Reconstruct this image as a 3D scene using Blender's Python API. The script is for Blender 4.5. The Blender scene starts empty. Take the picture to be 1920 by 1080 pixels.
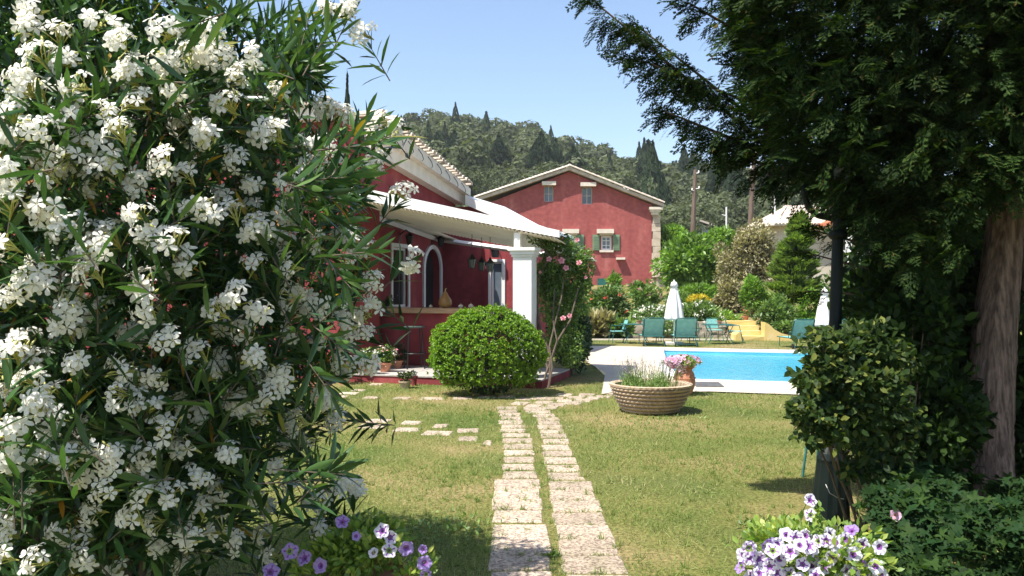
import bpy, math, random
import numpy as np
from mathutils import Vector, Matrix
random.seed(7); RNG = np.random.default_rng(11)
SC = bpy.context.scene
COL = SC.collection
PI = math.pi
# ------------------------------------------------------------------ camera, sky, sun, exposure
CAMH = 1.6
F = 1600.0
cam = bpy.data.cameras.new('camera'); camo = bpy.data.objects.new('camera', cam); COL.objects.link(camo)
cam.sensor_width = 36; cam.lens = 30.0; cam.clip_start = 0.1; cam.clip_end = 3000
camo.location = (0, 0, CAMH); camo.rotation_euler = (math.radians(90), 0, 0)
SC.camera = camo
SUNV = Vector((-0.43, -0.33, 1.0)).normalized()          # towards the sun
w = bpy.data.worlds.new('World'); SC.world = w; w.use_nodes = True
nt = w.node_tree; nt.nodes.clear()
sky = nt.nodes.new('ShaderNodeTexSky'); sky.sky_type = 'NISHITA'; sky.sun_disc = False
sky.sun_elevation = math.asin(SUNV.z); sky.sun_rotation = math.atan2(SUNV.x, SUNV.y)
sky.air_density = 1.0; sky.dust_density = 1.2; sky.ozone_density = 2.0
bg = nt.nodes.new('ShaderNodeBackground'); bg.inputs['Strength'].default_value = 0.135
ow = nt.nodes.new('ShaderNodeOutputWorld')
nt.links.new(sky.outputs[0], bg.inputs[0]); nt.links.new(bg.outputs[0], ow.inputs[0])
sl = bpy.data.lights.new('sun', 'SUN'); sl.energy = 5.0; sl.angle = math.radians(0.5); sl.color = (1, .955, .88)
so = bpy.data.objects.new('sun', sl); COL.objects.link(so)
so.rotation_euler = SUNV.to_track_quat('Z', 'Y').to_euler(); so.location = (-20, -20, 40)
SC.view_settings.view_transform = 'Standard'; SC.view_settings.look = 'None'
SC.view_settings.exposure = 0.82; SC.view_settings.gamma = 1

# ------------------------------------------------------------------ helpers
def U(px, py, D): return Vector(((px-960)/F*D, D, CAMH-(py-540)/F*D))
def G(px, py, z=0.0):
    D = (CAMH-z)*F/(py-540); return Vector(((px-960)/F*D, D, z))

def node(nt, t, **k):
    n = nt.nodes.new(t)
    for a, b in k.items(): setattr(n, a, b)
    return n
def ramp(nt, pts):
    r = node(nt, 'ShaderNodeValToRGB')
    e = r.color_ramp.elements
    while len(e) < len(pts): e.new(.5)
    for i, (p, c) in enumerate(pts):
        e[i].position = p; e[i].color = (c[0], c[1], c[2], 1)
    return r
def mat_new(name):
    m = bpy.data.materials.new(name); m.use_nodes = True; m.node_tree.nodes.clear()
    nt = m.node_tree; out = node(nt, 'ShaderNodeOutputMaterial'); return m, nt, out
def leafmat(name, cols, rough=.45, trans=.35, tcol=None, spec=.5, clump=None):
    """cols = list of (pos,color) over the random value of each leaf; clump = broad variation scale"""
    m, nt, out = mat_new(name)
    g = node(nt, 'ShaderNodeNewGeometry')
    r = ramp(nt, cols); nt.links.new(g.outputs['Random Per Island'], r.inputs[0])
    src = r.outputs[0]
    if clump:
        tc = node(nt, 'ShaderNodeNewGeometry'); n = node(nt, 'ShaderNodeTexNoise'); n.inputs['Scale'].default_value = clump
        n.inputs['Detail'].default_value = 2
        nt.links.new(tc.outputs['Position'], n.inputs['Vector'])
        mr = node(nt, 'ShaderNodeMapRange'); mr.inputs[1].default_value = .3; mr.inputs[2].default_value = .7
        mr.inputs[3].default_value = .6; mr.inputs[4].default_value = 1.4
        nt.links.new(n.outputs[0], mr.inputs[0])
        mx = node(nt, 'ShaderNodeVectorMath', operation='SCALE'); nt.links.new(src, mx.inputs[0]); nt.links.new(mr.outputs[0], mx.inputs['Scale'])
        src = mx.outputs[0]
    b = node(nt, 'ShaderNodeBsdfPrincipled'); b.inputs['Roughness'].default_value = rough
    b.inputs['Specular IOR Level'].default_value = spec
    nt.links.new(src, b.inputs['Base Color'])
    t = node(nt, 'ShaderNodeBsdfTranslucent')
    mx = node(nt, 'ShaderNodeMix', data_type='RGBA', blend_type='MULTIPLY'); mx.inputs[0].default_value = 1
    nt.links.new(src, mx.inputs[6]); mx.inputs[7].default_value = (*(tcol or (1.5, 1.6, .7)), 1)
    nt.links.new(mx.outputs[2], t.inputs[0])
    ms = node(nt, 'ShaderNodeMixShader'); ms.inputs[0].default_value = trans
    nt.links.new(b.outputs[0], ms.inputs[1]); nt.links.new(t.outputs[0], ms.inputs[2]); nt.links.new(ms.outputs[0], out.inputs[0])
    return m
def mat(name, c1, c2=None, scale=8, rough=.7, bump=0, bscale=None, metal=0, spec=.4, stretch=(1, 1, 1), detail=6, third=None, lo=.35, hi=.65, space='Object'):
    m, nt, out = mat_new(name)
    b = node(nt, 'ShaderNodeBsdfPrincipled'); b.inputs['Roughness'].default_value = rough; b.inputs['Metallic'].default_value = metal
    b.inputs['Specular IOR Level'].default_value = spec
    tc = node(nt, 'ShaderNodeTexCoord'); mp = node(nt, 'ShaderNodeMapping'); mp.inputs['Scale'].default_value = stretch
    nt.links.new(tc.outputs[space], mp.inputs[0])
    if c2 is None: c2 = tuple(min(1, x*.82) for x in c1)
    n = node(nt, 'ShaderNodeTexNoise'); n.inputs['Scale'].default_value = scale; n.inputs['Detail'].default_value = detail
    nt.links.new(mp.outputs[0], n.inputs['Vector'])
    pts = [(lo, c1), (hi, c2)]
    if third: pts.append((min(.98, hi+.1), third))
    r = ramp(nt, pts); nt.links.new(n.outputs[0], r.inputs[0]); nt.links.new(r.outputs[0], b.inputs['Base Color'])
    if bump:
        n2 = node(nt, 'ShaderNodeTexNoise'); n2.inputs['Scale'].default_value = bscale or scale*4; n2.inputs['Detail'].default_value = 8
        nt.links.new(mp.outputs[0], n2.inputs['Vector'])
        bp = node(nt, 'ShaderNodeBump'); bp.inputs['Strength'].default_value = bump; bp.inputs['Distance'].default_value = .02
        nt.links.new(n2.outputs[0], bp.inputs['Height']); nt.links.new(bp.outputs[0], b.inputs['Normal'])
    nt.links.new(b.outputs[0], out.inputs[0])
    return m

class MB:
    def __init__(s): s.v = []; s.f = []; s.mi = []
    def add(s, v, f, mi=0):
        o = len(s.v); s.v += [tuple(x) for x in v]; s.f += [tuple(i+o for i in q) for q in f]; s.mi += [mi]*len(f); return s
    def box(s, x0, x1, y0, y1, z0, z1, mi=0, jit=0, M=None):
        v = [(x, y, z) for z in (z0, z1) for y in (y0, y1) for x in (x0, x1)]
        if jit: v = [tuple(c+random.uniform(-jit, jit) for c in p) for p in v]
        if M is not None: v = [M @ Vector(p) for p in v]
        return s.add(v, [(0, 2, 3, 1), (4, 5, 7, 6), (0, 1, 5, 4), (2, 6, 7, 3), (0, 4, 6, 2), (1, 3, 7, 5)], mi)
    def tube(s, pts, rad, n=8, mi=0, cap=True):
        pts = [Vector(p) for p in pts]
        if not isinstance(rad, (list, tuple)): rad = [rad]*len(pts)
        v = []; f = []; ref = None
        for i, p in enumerate(pts):
            t = (pts[min(i+1, len(pts)-1)]-pts[max(i-1, 0)])
            t = t.normalized() if t.length > 1e-9 else Vector((0, 0, 1))
            if ref is None:
                ref = t.cross(Vector((0, 0, 1)))
                if ref.length < .1: ref = t.cross(Vector((1, 0, 0)))
            ref = (ref-t*ref.dot(t)).normalized(); b = t.cross(ref)
            for k in range(n):
                a = 2*PI*k/n; v.append(p+(ref*math.cos(a)+b*math.sin(a))*rad[i])
        for i in range(len(pts)-1):
            for k in range(n):
                f.append((i*n+k, i*n+(k+1) % n, (i+1)*n+(k+1) % n, (i+1)*n+k))
        if cap: f.append(tuple(range(n-1, -1, -1))); f.append(tuple((len(pts)-1)*n+k for k in range(n)))
        return s.add(v, f, mi)
    def lathe(s, prof, n=24, c=(0, 0, 0), mi=0, wob=None):
        v = []; f = []
        for j, (r, z) in enumerate(prof):
            for k in range(n):
                a = 2*PI*k/n; rr = r*(wob(j, a) if wob else 1)
                v.append((c[0]+rr*math.cos(a), c[1]+rr*math.sin(a), c[2]+z))
        for j in range(len(prof)-1):
            for k in range(n):
                f.append((j*n+k, j*n+(k+1) % n, (j+1)*n+(k+1) % n, (j+1)*n+k))
        f.append(tuple(range(n-1, -1, -1)))
        return s.add(v, f, mi)
    def prism(s, poly, z0, z1, mi=0, axis='z'):
        """poly list of 2d points; axis z: (x,y); axis y: (x,z) extruded in y; axis x: (y,z) extruded in x"""
        n = len(poly)
        def m(p, q):
            return (p[0], p[1], q) if axis == 'z' else ((p[0], q, p[1]) if axis == 'y' else (q, p[0], p[1]))
        v = [m(p, z0) for p in poly]+[m(p, z1) for p in poly]
        f = [tuple(range(n-1, -1, -1)), tuple(range(n, 2*n))]+[(i, (i+1) % n, n+(i+1) % n, n+i) for i in range(n)]
        return s.add(v, f, mi)
    def mesh(s, name, mats, smooth=False):
        me = bpy.data.meshes.new(name); me.from_pydata(s.v, [], s.f)
        if not isinstance(mats, (list, tuple)): mats = [mats]
        for m in mats: me.materials.append(m)
        if len(mats) > 1: me.polygons.foreach_set('material_index', s.mi)
        if smooth: me.polygons.foreach_set('use_smooth', [True]*len(me.polygons))
        me.update(); return me
    def build(s, name, mats, parent=None, smooth=False, world=False, normals=True):
        if world and parent is not None:
            L = parent.location; s.v = [(a-L.x, b-L.y, c-L.z) for a, b, c in s.v]
        me = s.mesh(name, mats, smooth)
        if normals:
            import bmesh
            bm = bmesh.new(); bm.from_mesh(me); bmesh.ops.recalc_face_normals(bm, faces=bm.faces); bm.to_mesh(me); bm.free()
        return link(name, me, parent)
def link(name, me, parent=None):
    o = bpy.data.objects.new(name, me); COL.objects.link(o)
    if parent is not None: o.parent = parent
    return o
def tag(o, label=None, cat=None, group=None, kind=None):
    if label: o['label'] = label
    if cat: o['category'] = cat
    if group: o['group'] = group
    if kind: o['kind'] = kind
    return o
def thing(name, loc, label, cat, group=None, rz=0):
    o = bpy.data.objects.new(name, None); COL.objects.link(o); o.location = loc; o.rotation_euler = (0, 0, rz)
    o.empty_display_size = .2
    return tag(o, label, cat, group)
def clone(root, loc, rz, label, sc=None):
    r = root.copy(); COL.objects.link(r); r.location = loc; r.rotation_euler = (0, 0, rz); r['label'] = label
    if sc: r.scale = (sc, sc, sc)
    for ch in root.children:
        c = ch.copy(); COL.objects.link(c); c.parent = r
        for g in ch.children:
            d = g.copy(); COL.objects.link(d); d.parent = c
    return r
def trimesh(name, V, T, mats, mi=None):
    """V (n,3) float, T (m,3) int"""
    me = bpy.data.meshes.new(name)
    me.vertices.add(len(V)); me.vertices.foreach_set('co', np.asarray(V, np.float32).ravel())
    me.loops.add(len(T)*3); me.loops.foreach_set('vertex_index', np.asarray(T, np.int32).ravel())
    me.polygons.add(len(T)); me.polygons.foreach_set('loop_start', np.arange(0, len(T)*3, 3, dtype=np.int32))
    if not isinstance(mats, (list, tuple)): mats = [mats]
    for m in mats: me.materials.append(m)
    if mi is not None: me.polygons.foreach_set('material_index', np.asarray(mi, np.int32))
    me.update(calc_edges=True); return me
def norm(a): return a/np.maximum(np.linalg.norm(a, axis=-1, keepdims=True), 1e-9)
def frames(d, up=None, roll=0.5):
    """rotation matrices whose y axis is d; z axis as near 'up' as possible then rolled at random"""
    n = len(d); d = norm(d)
    if up is None: up = np.tile([0, 0, 1.], (n, 1))
    up = up+RNG.normal(0, .08, (n, 3))
    x = norm(np.cross(d, up)); z = np.cross(x, d)
    a = RNG.normal(0, roll, n)[:, None]
    x2 = x*np.cos(a)+z*np.sin(a); z2 = np.cross(x2, d)
    return np.stack([x2, d, z2], axis=2)
def rep(tV, tF, P, R, S):
    """replicate template at P with rotation R and scale S (n,) or (n,3)"""
    tV = np.asarray(tV, float); tF = np.asarray(tF, int)
    S = np.asarray(S, float)
    if S.ndim == 1: S = np.stack([S, S, S], 1)
    V = np.einsum('nij,nkj->nki', R, tV[None]*S[:, None, :])+P[:, None, :]
    n, k = len(P), len(tV)
    T = tF[None]+(np.arange(n)*k)[:, None, None]
    return V.reshape(-1, 3), T.reshape(-1, 3)
def join(parts):
    V = []; T = []; o = 0
    for v, t in parts:
        V.append(v); T.append(t+o); o += len(v)
    return np.concatenate(V), np.concatenate(T)
def foliage(name, parts, m, parent=None, kind=None):
    V, T = join(parts)
    if parent is not None: V = V-np.array(parent.location)[None]
    o = link(name, trimesh(name, V, T, m), parent)
    if kind: o['kind'] = kind
    return o
def rdir(n, zb=0.0, zs=1.0):
    d = RNG.normal(0, 1, (n, 3)); d[:, 2] = d[:, 2]*zs+zb; return norm(d)
# leaf templates (y = along leaf, z = upper side)
KITE = ([(0, 0, 0), (-.22, .45, .05), (0, 1, -.02), (.22, .45, .05)], [(0, 3, 2), (0, 2, 1)])
OVAL = ([(0, 0, 0), (-.2, .25, .05), (-.24, .6, .04), (0, 1, -.08), (.24, .6, .04), (.2, .25, .05), (0, .5, 0)],
        [(0, 6, 1), (1, 6, 2), (2, 6, 3), (3, 6, 4), (4, 6, 5), (5, 6, 0)])
LANCE = ([(0, 0, 0), (-.058, .2, .012), (-.082, .5, .0), (-.05, .8, -.045), (0, 1, -.10), (.05, .8, -.045), (.082, .5, .0), (.058, .2, .012),
          (0, .2, -.004), (0, .5, -.018), (0, .8, -.06)],
         [(0, 8, 1), (0, 7, 8), (1, 8, 2), (8, 9, 2), (7, 6, 8), (8, 6, 9), (2, 9, 3), (9, 10, 3), (6, 5, 9), (9, 5, 10), (3, 10, 4), (10, 5, 4)])
def lobed():
    v = [(0, 0, 0)]; n = 15
    for k in range(n+1):
        a = -PI*.42+PI*.84*2*(k/n-.0) if False else -2.5+5.0*k/n
        r = .52+.22*math.cos(5*a*1.0) ; v.append((r*math.sin(a)*.95, .35+r*math.cos(a)*.9, .06*math.cos(3*a)))
    v[0] = (0, .3, -.03)
    f = [(0, k+1, k+2) for k in range(n)]
    return v, f
LOBED = lobed()
def ell_points(n, c, r, shell=.5, clumps=0, cr=.3, zmin=None):
    """points and outward directions of leaves in an ellipsoid; clumps give a lumpy outline"""
    c = np.array(c, float); r = np.array(r, float)
    if clumps:
        cd = rdir(clumps); cc = cd*RNG.uniform(.45, .86, (clumps, 1))
        idx = RNG.integers(0, clumps, n); q = rdir(n, .15)
        rr = RNG.uniform(0, 1, (n, 1))**.4*cr*RNG.uniform(.7, 1.25, (clumps, 1))[idx]
        p = cc[idx]+q*rr; out = norm(q*.7+cd[idx]*.5)
    else:
        out = rdir(n); p = out*(RNG.uniform(shell, 1, (n, 1))**.5)
    P = c+p*r
    if zmin is not None: P[:, 2] = np.maximum(P[:, 2], zmin+RNG.uniform(0, .1, n))
    return P, out

# ------------------------------------------------------------------ materials
M = {}
def build_materials():
    m, nt, out = mat_new('lawn')
    g = node(nt, 'ShaderNodeNewGeometry')
    n1 = node(nt, 'ShaderNodeTexNoise'); n1.inputs['Scale'].default_value = .55; n1.inputs['Detail'].default_value = 5
    n2 = node(nt, 'ShaderNodeTexNoise'); n2.inputs['Scale'].default_value = 38; n2.inputs['Detail'].default_value = 5
    for n in (n1, n2): nt.links.new(g.outputs['Position'], n.inputs['Vector'])
    r1 = ramp(nt, [(.36, (.10, .13, .035)), (.5, (.17, .17, .055)), (.64, (.28, .22, .11))])
    r2 = ramp(nt, [(.3, (.45, .45, .45)), (.7, (1.35, 1.3, 1.2))])
    nt.links.new(n1.outputs[0], r1.inputs[0]); nt.links.new(n2.outputs[0], r2.inputs[0])
    mx = node(nt, 'ShaderNodeMix', data_type='RGBA', blend_type='MULTIPLY'); mx.inputs[0].default_value = 1
    nt.links.new(r1.outputs[0], mx.inputs[6]); nt.links.new(r2.outputs[0], mx.inputs[7])
    b = node(nt, 'ShaderNodeBsdfPrincipled'); b.inputs['Roughness'].default_value = .9; b.inputs['Specular IOR Level'].default_value = .1
    nt.links.new(mx.outputs[2], b.inputs['Base Color'])
    bp = node(nt, 'ShaderNodeBump'); bp.inputs['Strength'].default_value = .8; bp.inputs['Distance'].default_value = .02
    nt.links.new(n2.outputs[0], bp.inputs['Height']); nt.links.new(bp.outputs[0], b.inputs['Normal']); nt.links.new(b.outputs[0], out.inputs[0])
    M['lawn'] = m
    # grass blades: patchy straw / green by place, varied by blade
    m, nt, out = mat_new('grass_blade')
    g = node(nt, 'ShaderNodeNewGeometry')
    n1 = node(nt, 'ShaderNodeTexNoise'); n1.inputs['Scale'].default_value = .8; n1.inputs['Detail'].default_value = 5
    nt.links.new(g.outputs['Position'], n1.inputs['Vector'])
    ad = node(nt, 'ShaderNodeMath', operation='MULTIPLY_ADD'); ad.inputs[1].default_value = .36
    sb = node(nt, 'ShaderNodeMath', operation='SUBTRACT'); sb.inputs[1].default_value = .18
    nt.links.new(g.outputs['Random Per Island'], ad.inputs[0]); nt.links.new(n1.outputs[0], ad.inputs[2]); nt.links.new(ad.outputs[0], sb.inputs[0])
    r1 = ramp(nt, [(.28, (.14, .23, .04)), (.48, (.225, .31, .07)), (.62, (.35, .375, .13)), (.76, (.50, .43, .22))])
    nt.links.new(sb.outputs[0], r1.inputs[0])
    b = node(nt, 'ShaderNodeBsdfPrincipled'); b.inputs['Roughness'].default_value = .6; b.inputs['Specular IOR Level'].default_value = .25
    t = node(nt, 'ShaderNodeBsdfTranslucent'); ms = node(nt, 'ShaderNodeMixShader'); ms.inputs[0].default_value = .35
    nt.links.new(r1.outputs[0], b.inputs['Base Color']); nt.links.new(r1.outputs[0], t.inputs[0])
    nt.links.new(b.outputs[0], ms.inputs[1]); nt.links.new(t.outputs[0], ms.inputs[2]); nt.links.new(ms.outputs[0], out.inputs[0])
    M['grass'] = m
    # terrain far
    M['hillsoil'] = mat('hill_soil', (.05, .06, .025), (.10, .09, .045), scale=.06, rough=1, space='Object')
    M['slab'] = slabmat() if 1 else mat('washed_slab', (.36, .295, .26), (.52, .44, .395), scale=42, rough=.85, bump=.6, bscale=120, third=(.20, .15, .14), lo=.44, hi=.56, space='Object')
    M['deck'] = mat('pool_deck', (.46, .40, .31), (.54, .48, .39), scale=3, rough=.8, bump=.2, bscale=60)
    M['coping'] = mat('coping', (.60, .58, .54), (.68, .66, .62), scale=5, rough=.6)
    M['red'] = plaster('red_plaster', (.27, .052, .055), (.22, .040, .045), (.35, .10, .09))
    M['redfar'] = plaster('red_plaster_old', (.35, .098, .088), (.31, .082, .076), (.42, .15, .13))
    M['white'] = mat('white_paint', (.80, .79, .76), (.72, .70, .66), scale=4, rough=.55, bump=.1)
    M['cream'] = mat('cream_stucco', (.62, .54, .44), (.70, .62, .52), scale=5, rough=.8, bump=.2)
    M['sheet'] = mat('corrugated_sheet', (.66, .60, .46), (.74, .69, .56), scale=2.5, rough=.6)
    M['stone'] = mat('quoin_stone', (.42, .34, .25), (.56, .47, .36), scale=3, rough=.9, bump=.5, bscale=20)
    M['rubble'] = mat('rubble_stone', (.30, .25, .19), (.46, .40, .31), scale=1.5, rough=.95, bump=.8, bscale=9)
    M['tile'] = mat('roof_tile', (.46, .37, .29), (.60, .52, .43), scale=4, rough=.85, bump=.3)
    M['terra'] = mat('terracotta', (.50, .20, .11), (.60, .28, .17), scale=6, rough=.8, bump=.2, bscale=30)
    M['clay'] = mat('weathered_clay', (.38, .28, .185), (.50, .39, .27), scale=7, rough=.9, bump=.5, bscale=35, third=(.22, .15, .10))
    M['soil'] = mat('potting_soil', (.05, .035, .025), (.09, .06, .04), scale=30, rough=1, bump=.7)
    M['darkmetal'] = mat('dark_green_metal', (.004, .009, .008), (.008, .013, .011), scale=6, rough=.5, spec=.22)
    M['black'] = mat('black_metal', (.012, .012, .013), (.02, .02, .02), scale=8, rough=.4)
    M['greenmetal'] = mat('green_enamel', (.02, .10, .085), (.03, .13, .11), scale=8, rough=.4)
    M['mesh'] = mat('green_sling', (.16, .42, .37), (.24, .50, .45), scale=9, rough=.6)
    M['shutter'] = mat('shutter_green', (.15, .22, .13), (.20, .28, .17), scale=3, rough=.7)
    M['wood'] = mat('counter_wood', (.34, .20, .10), (.46, .30, .17), scale=4, rough=.5, stretch=(1, 8, 8))
    M['oldpole'] = mat('tarred_pole', (.11, .075, .055), (.17, .12, .09), scale=3, rough=.9, stretch=(6, 6, .6), bump=.4)
    M['glassdark'] = mat('dark_glass', (.015, .018, .02), (.03, .035, .04), scale=2, rough=.08, spec=.8)
    M['glassgrey'] = mat('grey_pane', (.10, .13, .16), (.16, .19, .22), scale=2, rough=.15, spec=.7)
    M['dark'] = mat('painted_dark', (.012, .009, .008), (.02, .015, .013), scale=2, rough=.9)  # near black painted in for unlit rooms, shared by the door leaf
    M['yellow'] = mat('yellow_limewash', (.60, .43, .14), (.66, .50, .21), scale=2, rough=.85, bump=.3, third=(.68, .52, .28))
    M['canvas'] = mat('canvas', (.74, .71, .68), (.66, .63, .60), scale=5, rough=.8)
    M['gourd'] = mat('gourd_skin', (.34, .17, .05), (.42, .24, .08), scale=6, rough=.45)
    M['paver'] = mat('platform_paving', (.34, .32, .29), (.44, .41, .37), scale=5, rough=.8, bump=.3)
    M['greyrubber'] = mat('grate_grey', (.10, .10, .10), (.15, .15, .15), scale=10, rough=.7)
    M['awning'] = mat('rust_awning', (.48, .14, .06), (.56, .19, .09), scale=2, rough=.7)
    M['beige'] = mat('beige_wall', (.58, .50, .40), (.64, .57, .47), scale=1.5, rough=.85, bump=.2)
    M['bark'] = mat('conifer_bark', (.10, .065, .05), (.27, .18, .14), scale=9, rough=.95, bump=1.0, bscale=22, stretch=(4, 4, .5), third=(.29, .21, .165), lo=.38, hi=.62)
    M['twig'] = mat('twig', (.10, .07, .045), (.16, .12, .08), scale=12, rough=.9)
    M['greytwig'] = mat('grey_stem', (.10, .075, .055), (.16, .125, .095), scale=12, rough=.9)
    M['palestalk'] = mat('yellow_stalk', (.42, .42, .10), (.50, .46, .16), scale=12, rough=.6)
    # leaves
    M['ole'] = leafmat('oleander_leaf', [(0, (.022, .052, .018)), (.5, (.045, .10, .03)), (.85, (.085, .17, .05)), (.985, (.15, .24, .06)), (1, (.40, .24, .03))], rough=.30, trans=.25)
    M['oledead'] = leafmat('oleander_dry_leaf', [(0, (.45, .20, .03)), (1, (.55, .33, .06))], rough=.5, trans=.4)
    M['petal'] = leafmat('white_petal', [(0, (.90, .87, .79)), (1, (.96, .94, .87))], rough=.6, trans=.45, tcol=(1, .99, .90), spec=.2)
    M['bud'] = mat('flower_bud', (.62, .56, .22), (.72, .68, .38), scale=20, rough=.6)
    M['conif'] = leafmat('conifer_spray', [(0, (.009, .022, .004)), (.6, (.019, .043, .008)), (.95, (.045, .080, .012)), (1, (.10, .065, .018))], rough=.7, trans=.22, clump=1.1, spec=.12)
    M['round'] = leafmat('pittosporum_leaf', [(0, (.08, .17, .012)), (.5, (.15, .28, .016)), (1, (.26, .40, .025))], rough=.5, trans=.32)
    M['rose'] = leafmat('rose_leaf', [(0, (.06, .12, .025)), (.6, (.12, .22, .045)), (1, (.26, .34, .07))], rough=.45, trans=.35)
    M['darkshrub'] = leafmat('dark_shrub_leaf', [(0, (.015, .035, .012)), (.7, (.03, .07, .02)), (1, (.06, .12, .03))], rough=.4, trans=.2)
    M['vari'] = leafmat('variegated_leaf', [(0, (.018, .038, .009)), (.6, (.032, .062, .013)), (.9, (.070, .10, .018)), (1, (.20, .22, .045))], rough=.55, trans=.35, spec=.2)
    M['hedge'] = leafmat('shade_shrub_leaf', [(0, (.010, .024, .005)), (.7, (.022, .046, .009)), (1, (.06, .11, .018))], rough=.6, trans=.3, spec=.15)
    M['cover'] = leafmat('lobed_leaf', [(0, (.02, .055, .016)), (.7, (.018, .042, .010)), (1, (.042, .085, .016))], rough=.65, trans=.3, spec=.15)
    M['bright'] = leafmat('bright_leaf', [(0, (.08, .16, .02)), (.5, (.14, .25, .03)), (1, (.21, .34, .05))], rough=.45, trans=.35, clump=1.2)
    M['mid'] = leafmat('mid_leaf', [(0, (.06, .12, .025)), (.5, (.11, .19, .04)), (1, (.18, .27, .06))], rough=.5, trans=.3, clump=1.2)
    M['brown'] = leafmat('dry_olive_leaf', [(0, (.18, .155, .075)), (.5, (.27, .24, .125)), (1, (.38, .34, .19))], rough=.7, trans=.25, clump=1.5)
    M['cypgreen'] = leafmat('light_cypress', [(0, (.08, .14, .02)), (.5, (.15, .23, .04)), (1, (.24, .33, .07))], rough=.6, trans=.4, clump=1.2)
    M['forest'] = leafmat('forest_leaf', [(0, (.062, .076, .038)), (.5, (.090, .108, .054)), (1, (.130, .148, .080))], rough=.7, trans=.3, clump=.13, spec=.15)
    M['forestcyp'] = leafmat('forest_cypress', [(0, (.022, .035, .018)), (1, (.05, .075, .035))], rough=.7, trans=.15, clump=.2, spec=.15)
    M['yellowshrub'] = leafmat('yellow_flower', [(0, (.55, .42, .02)), (1, (.70, .58, .05))], rough=.5, trans=.3, tcol=(1, 1, .7))
    M['pinkp'] = leafmat('rose_petal', [(0, (.70, .26, .32)), (1, (.85, .52, .54))], rough=.5, trans=.35, tcol=(1, .8, .8))
    M['paleyel'] = leafmat('petunia_leaf', [(0, (.13, .22, .04)), (.6, (.22, .33, .06)), (1, (.42, .46, .10))], rough=.5, trans=.4)
    M['redfl'] = leafmat('red_petal', [(0, (.55, .05, .04)), (1, (.7, .12, .08))], rough=.5, trans=.3, tcol=(1, .8, .8))
    M['lilac'] = leafmat('lilac_petal', [(0, (.60, .48, .70)), (.4, (.76, .70, .80)), (1, (.88, .85, .88))], rough=.6, trans=.35, tcol=(1, .95, 1), spec=.2)
    M['purple'] = leafmat('purple_throat', [(0, (.16, .05, .24)), (1, (.28, .10, .36))], rough=.6, trans=.2, tcol=(1, .8, 1), spec=.2)
    M['violet'] = leafmat('violet_petal', [(0, (.30, .19, .50)), (1, (.46, .34, .64))], rough=.6, trans=.35, tcol=(1, .9, 1), spec=.2)
    M['pinkpet'] = leafmat('pink_petunia', [(0, (.72, .36, .60)), (.6, (.82, .52, .68)), (1, (.88, .72, .76))], rough=.6, trans=.35, tcol=(1, .9, 1), spec=.2)
    M['lav'] = leafmat('lavender_spike', [(0, (.26, .20, .26)), (1, (.46, .38, .42))], rough=.8, trans=.2, tcol=(1, 1, 1))
    M['lavleaf'] = leafmat('lavender_leaf', [(0, (.12, .20, .05)), (1, (.24, .34, .09))], rough=.6, trans=.3)
def slabmat():
    m, nt, out = mat_new('washed_slab')
    b = node(nt, 'ShaderNodeBsdfPrincipled'); b.inputs['Roughness'].default_value = .9; b.inputs['Specular IOR Level'].default_value = .15
    g = node(nt, 'ShaderNodeNewGeometry')
    v = node(nt, 'ShaderNodeTexVoronoi'); v.inputs['Scale'].default_value = 75; nt.links.new(g.outputs['Position'], v.inputs['Vector'])
    r1 = ramp(nt, [(.0, (.54, .46, .38)), (.5, (.43, .36, .30)), (.8, (.23, .185, .155))]); 
    sc_ = node(nt, 'ShaderNodeSeparateColor'); nt.links.new(v.outputs['Color'], sc_.inputs[0]); nt.links.new(sc_.outputs[0], r1.inputs[0])
    n = node(nt, 'ShaderNodeTexNoise'); n.inputs['Scale'].default_value = 3.2; n.inputs['Detail'].default_value = 8; nt.links.new(g.outputs['Position'], n.inputs['Vector'])
    r2 = ramp(nt, [(.32, (.78, .78, .68)), (.5, (1, .98, .93)), (.68, (1.14, 1.1, 1.02))]); nt.links.new(n.outputs[0], r2.inputs[0])
    oi = node(nt, 'ShaderNodeObjectInfo'); r3 = ramp(nt, [(0, (.82, .80, .76)), (1, (1.15, 1.12, 1.1))]); nt.links.new(oi.outputs['Random'], r3.inputs[0])
    src = r1.outputs[0]
    for q in (r2, r3):
        mx = node(nt, 'ShaderNodeMix', data_type='RGBA', blend_type='MULTIPLY'); mx.inputs[0].default_value = 1; nt.links.new(src, mx.inputs[6]); nt.links.new(q.outputs[0], mx.inputs[7]); src = mx.outputs[2]
    nt.links.new(src, b.inputs['Base Color'])
    bp = node(nt, 'ShaderNodeBump'); bp.inputs['Strength'].default_value = .4; bp.inputs['Distance'].default_value = .008; nt.links.new(sc_.outputs[0], bp.inputs['Height']); nt.links.new(bp.outputs[0], b.inputs['Normal'])
    nt.links.new(b.outputs[0], out.inputs[0]); return m
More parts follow.
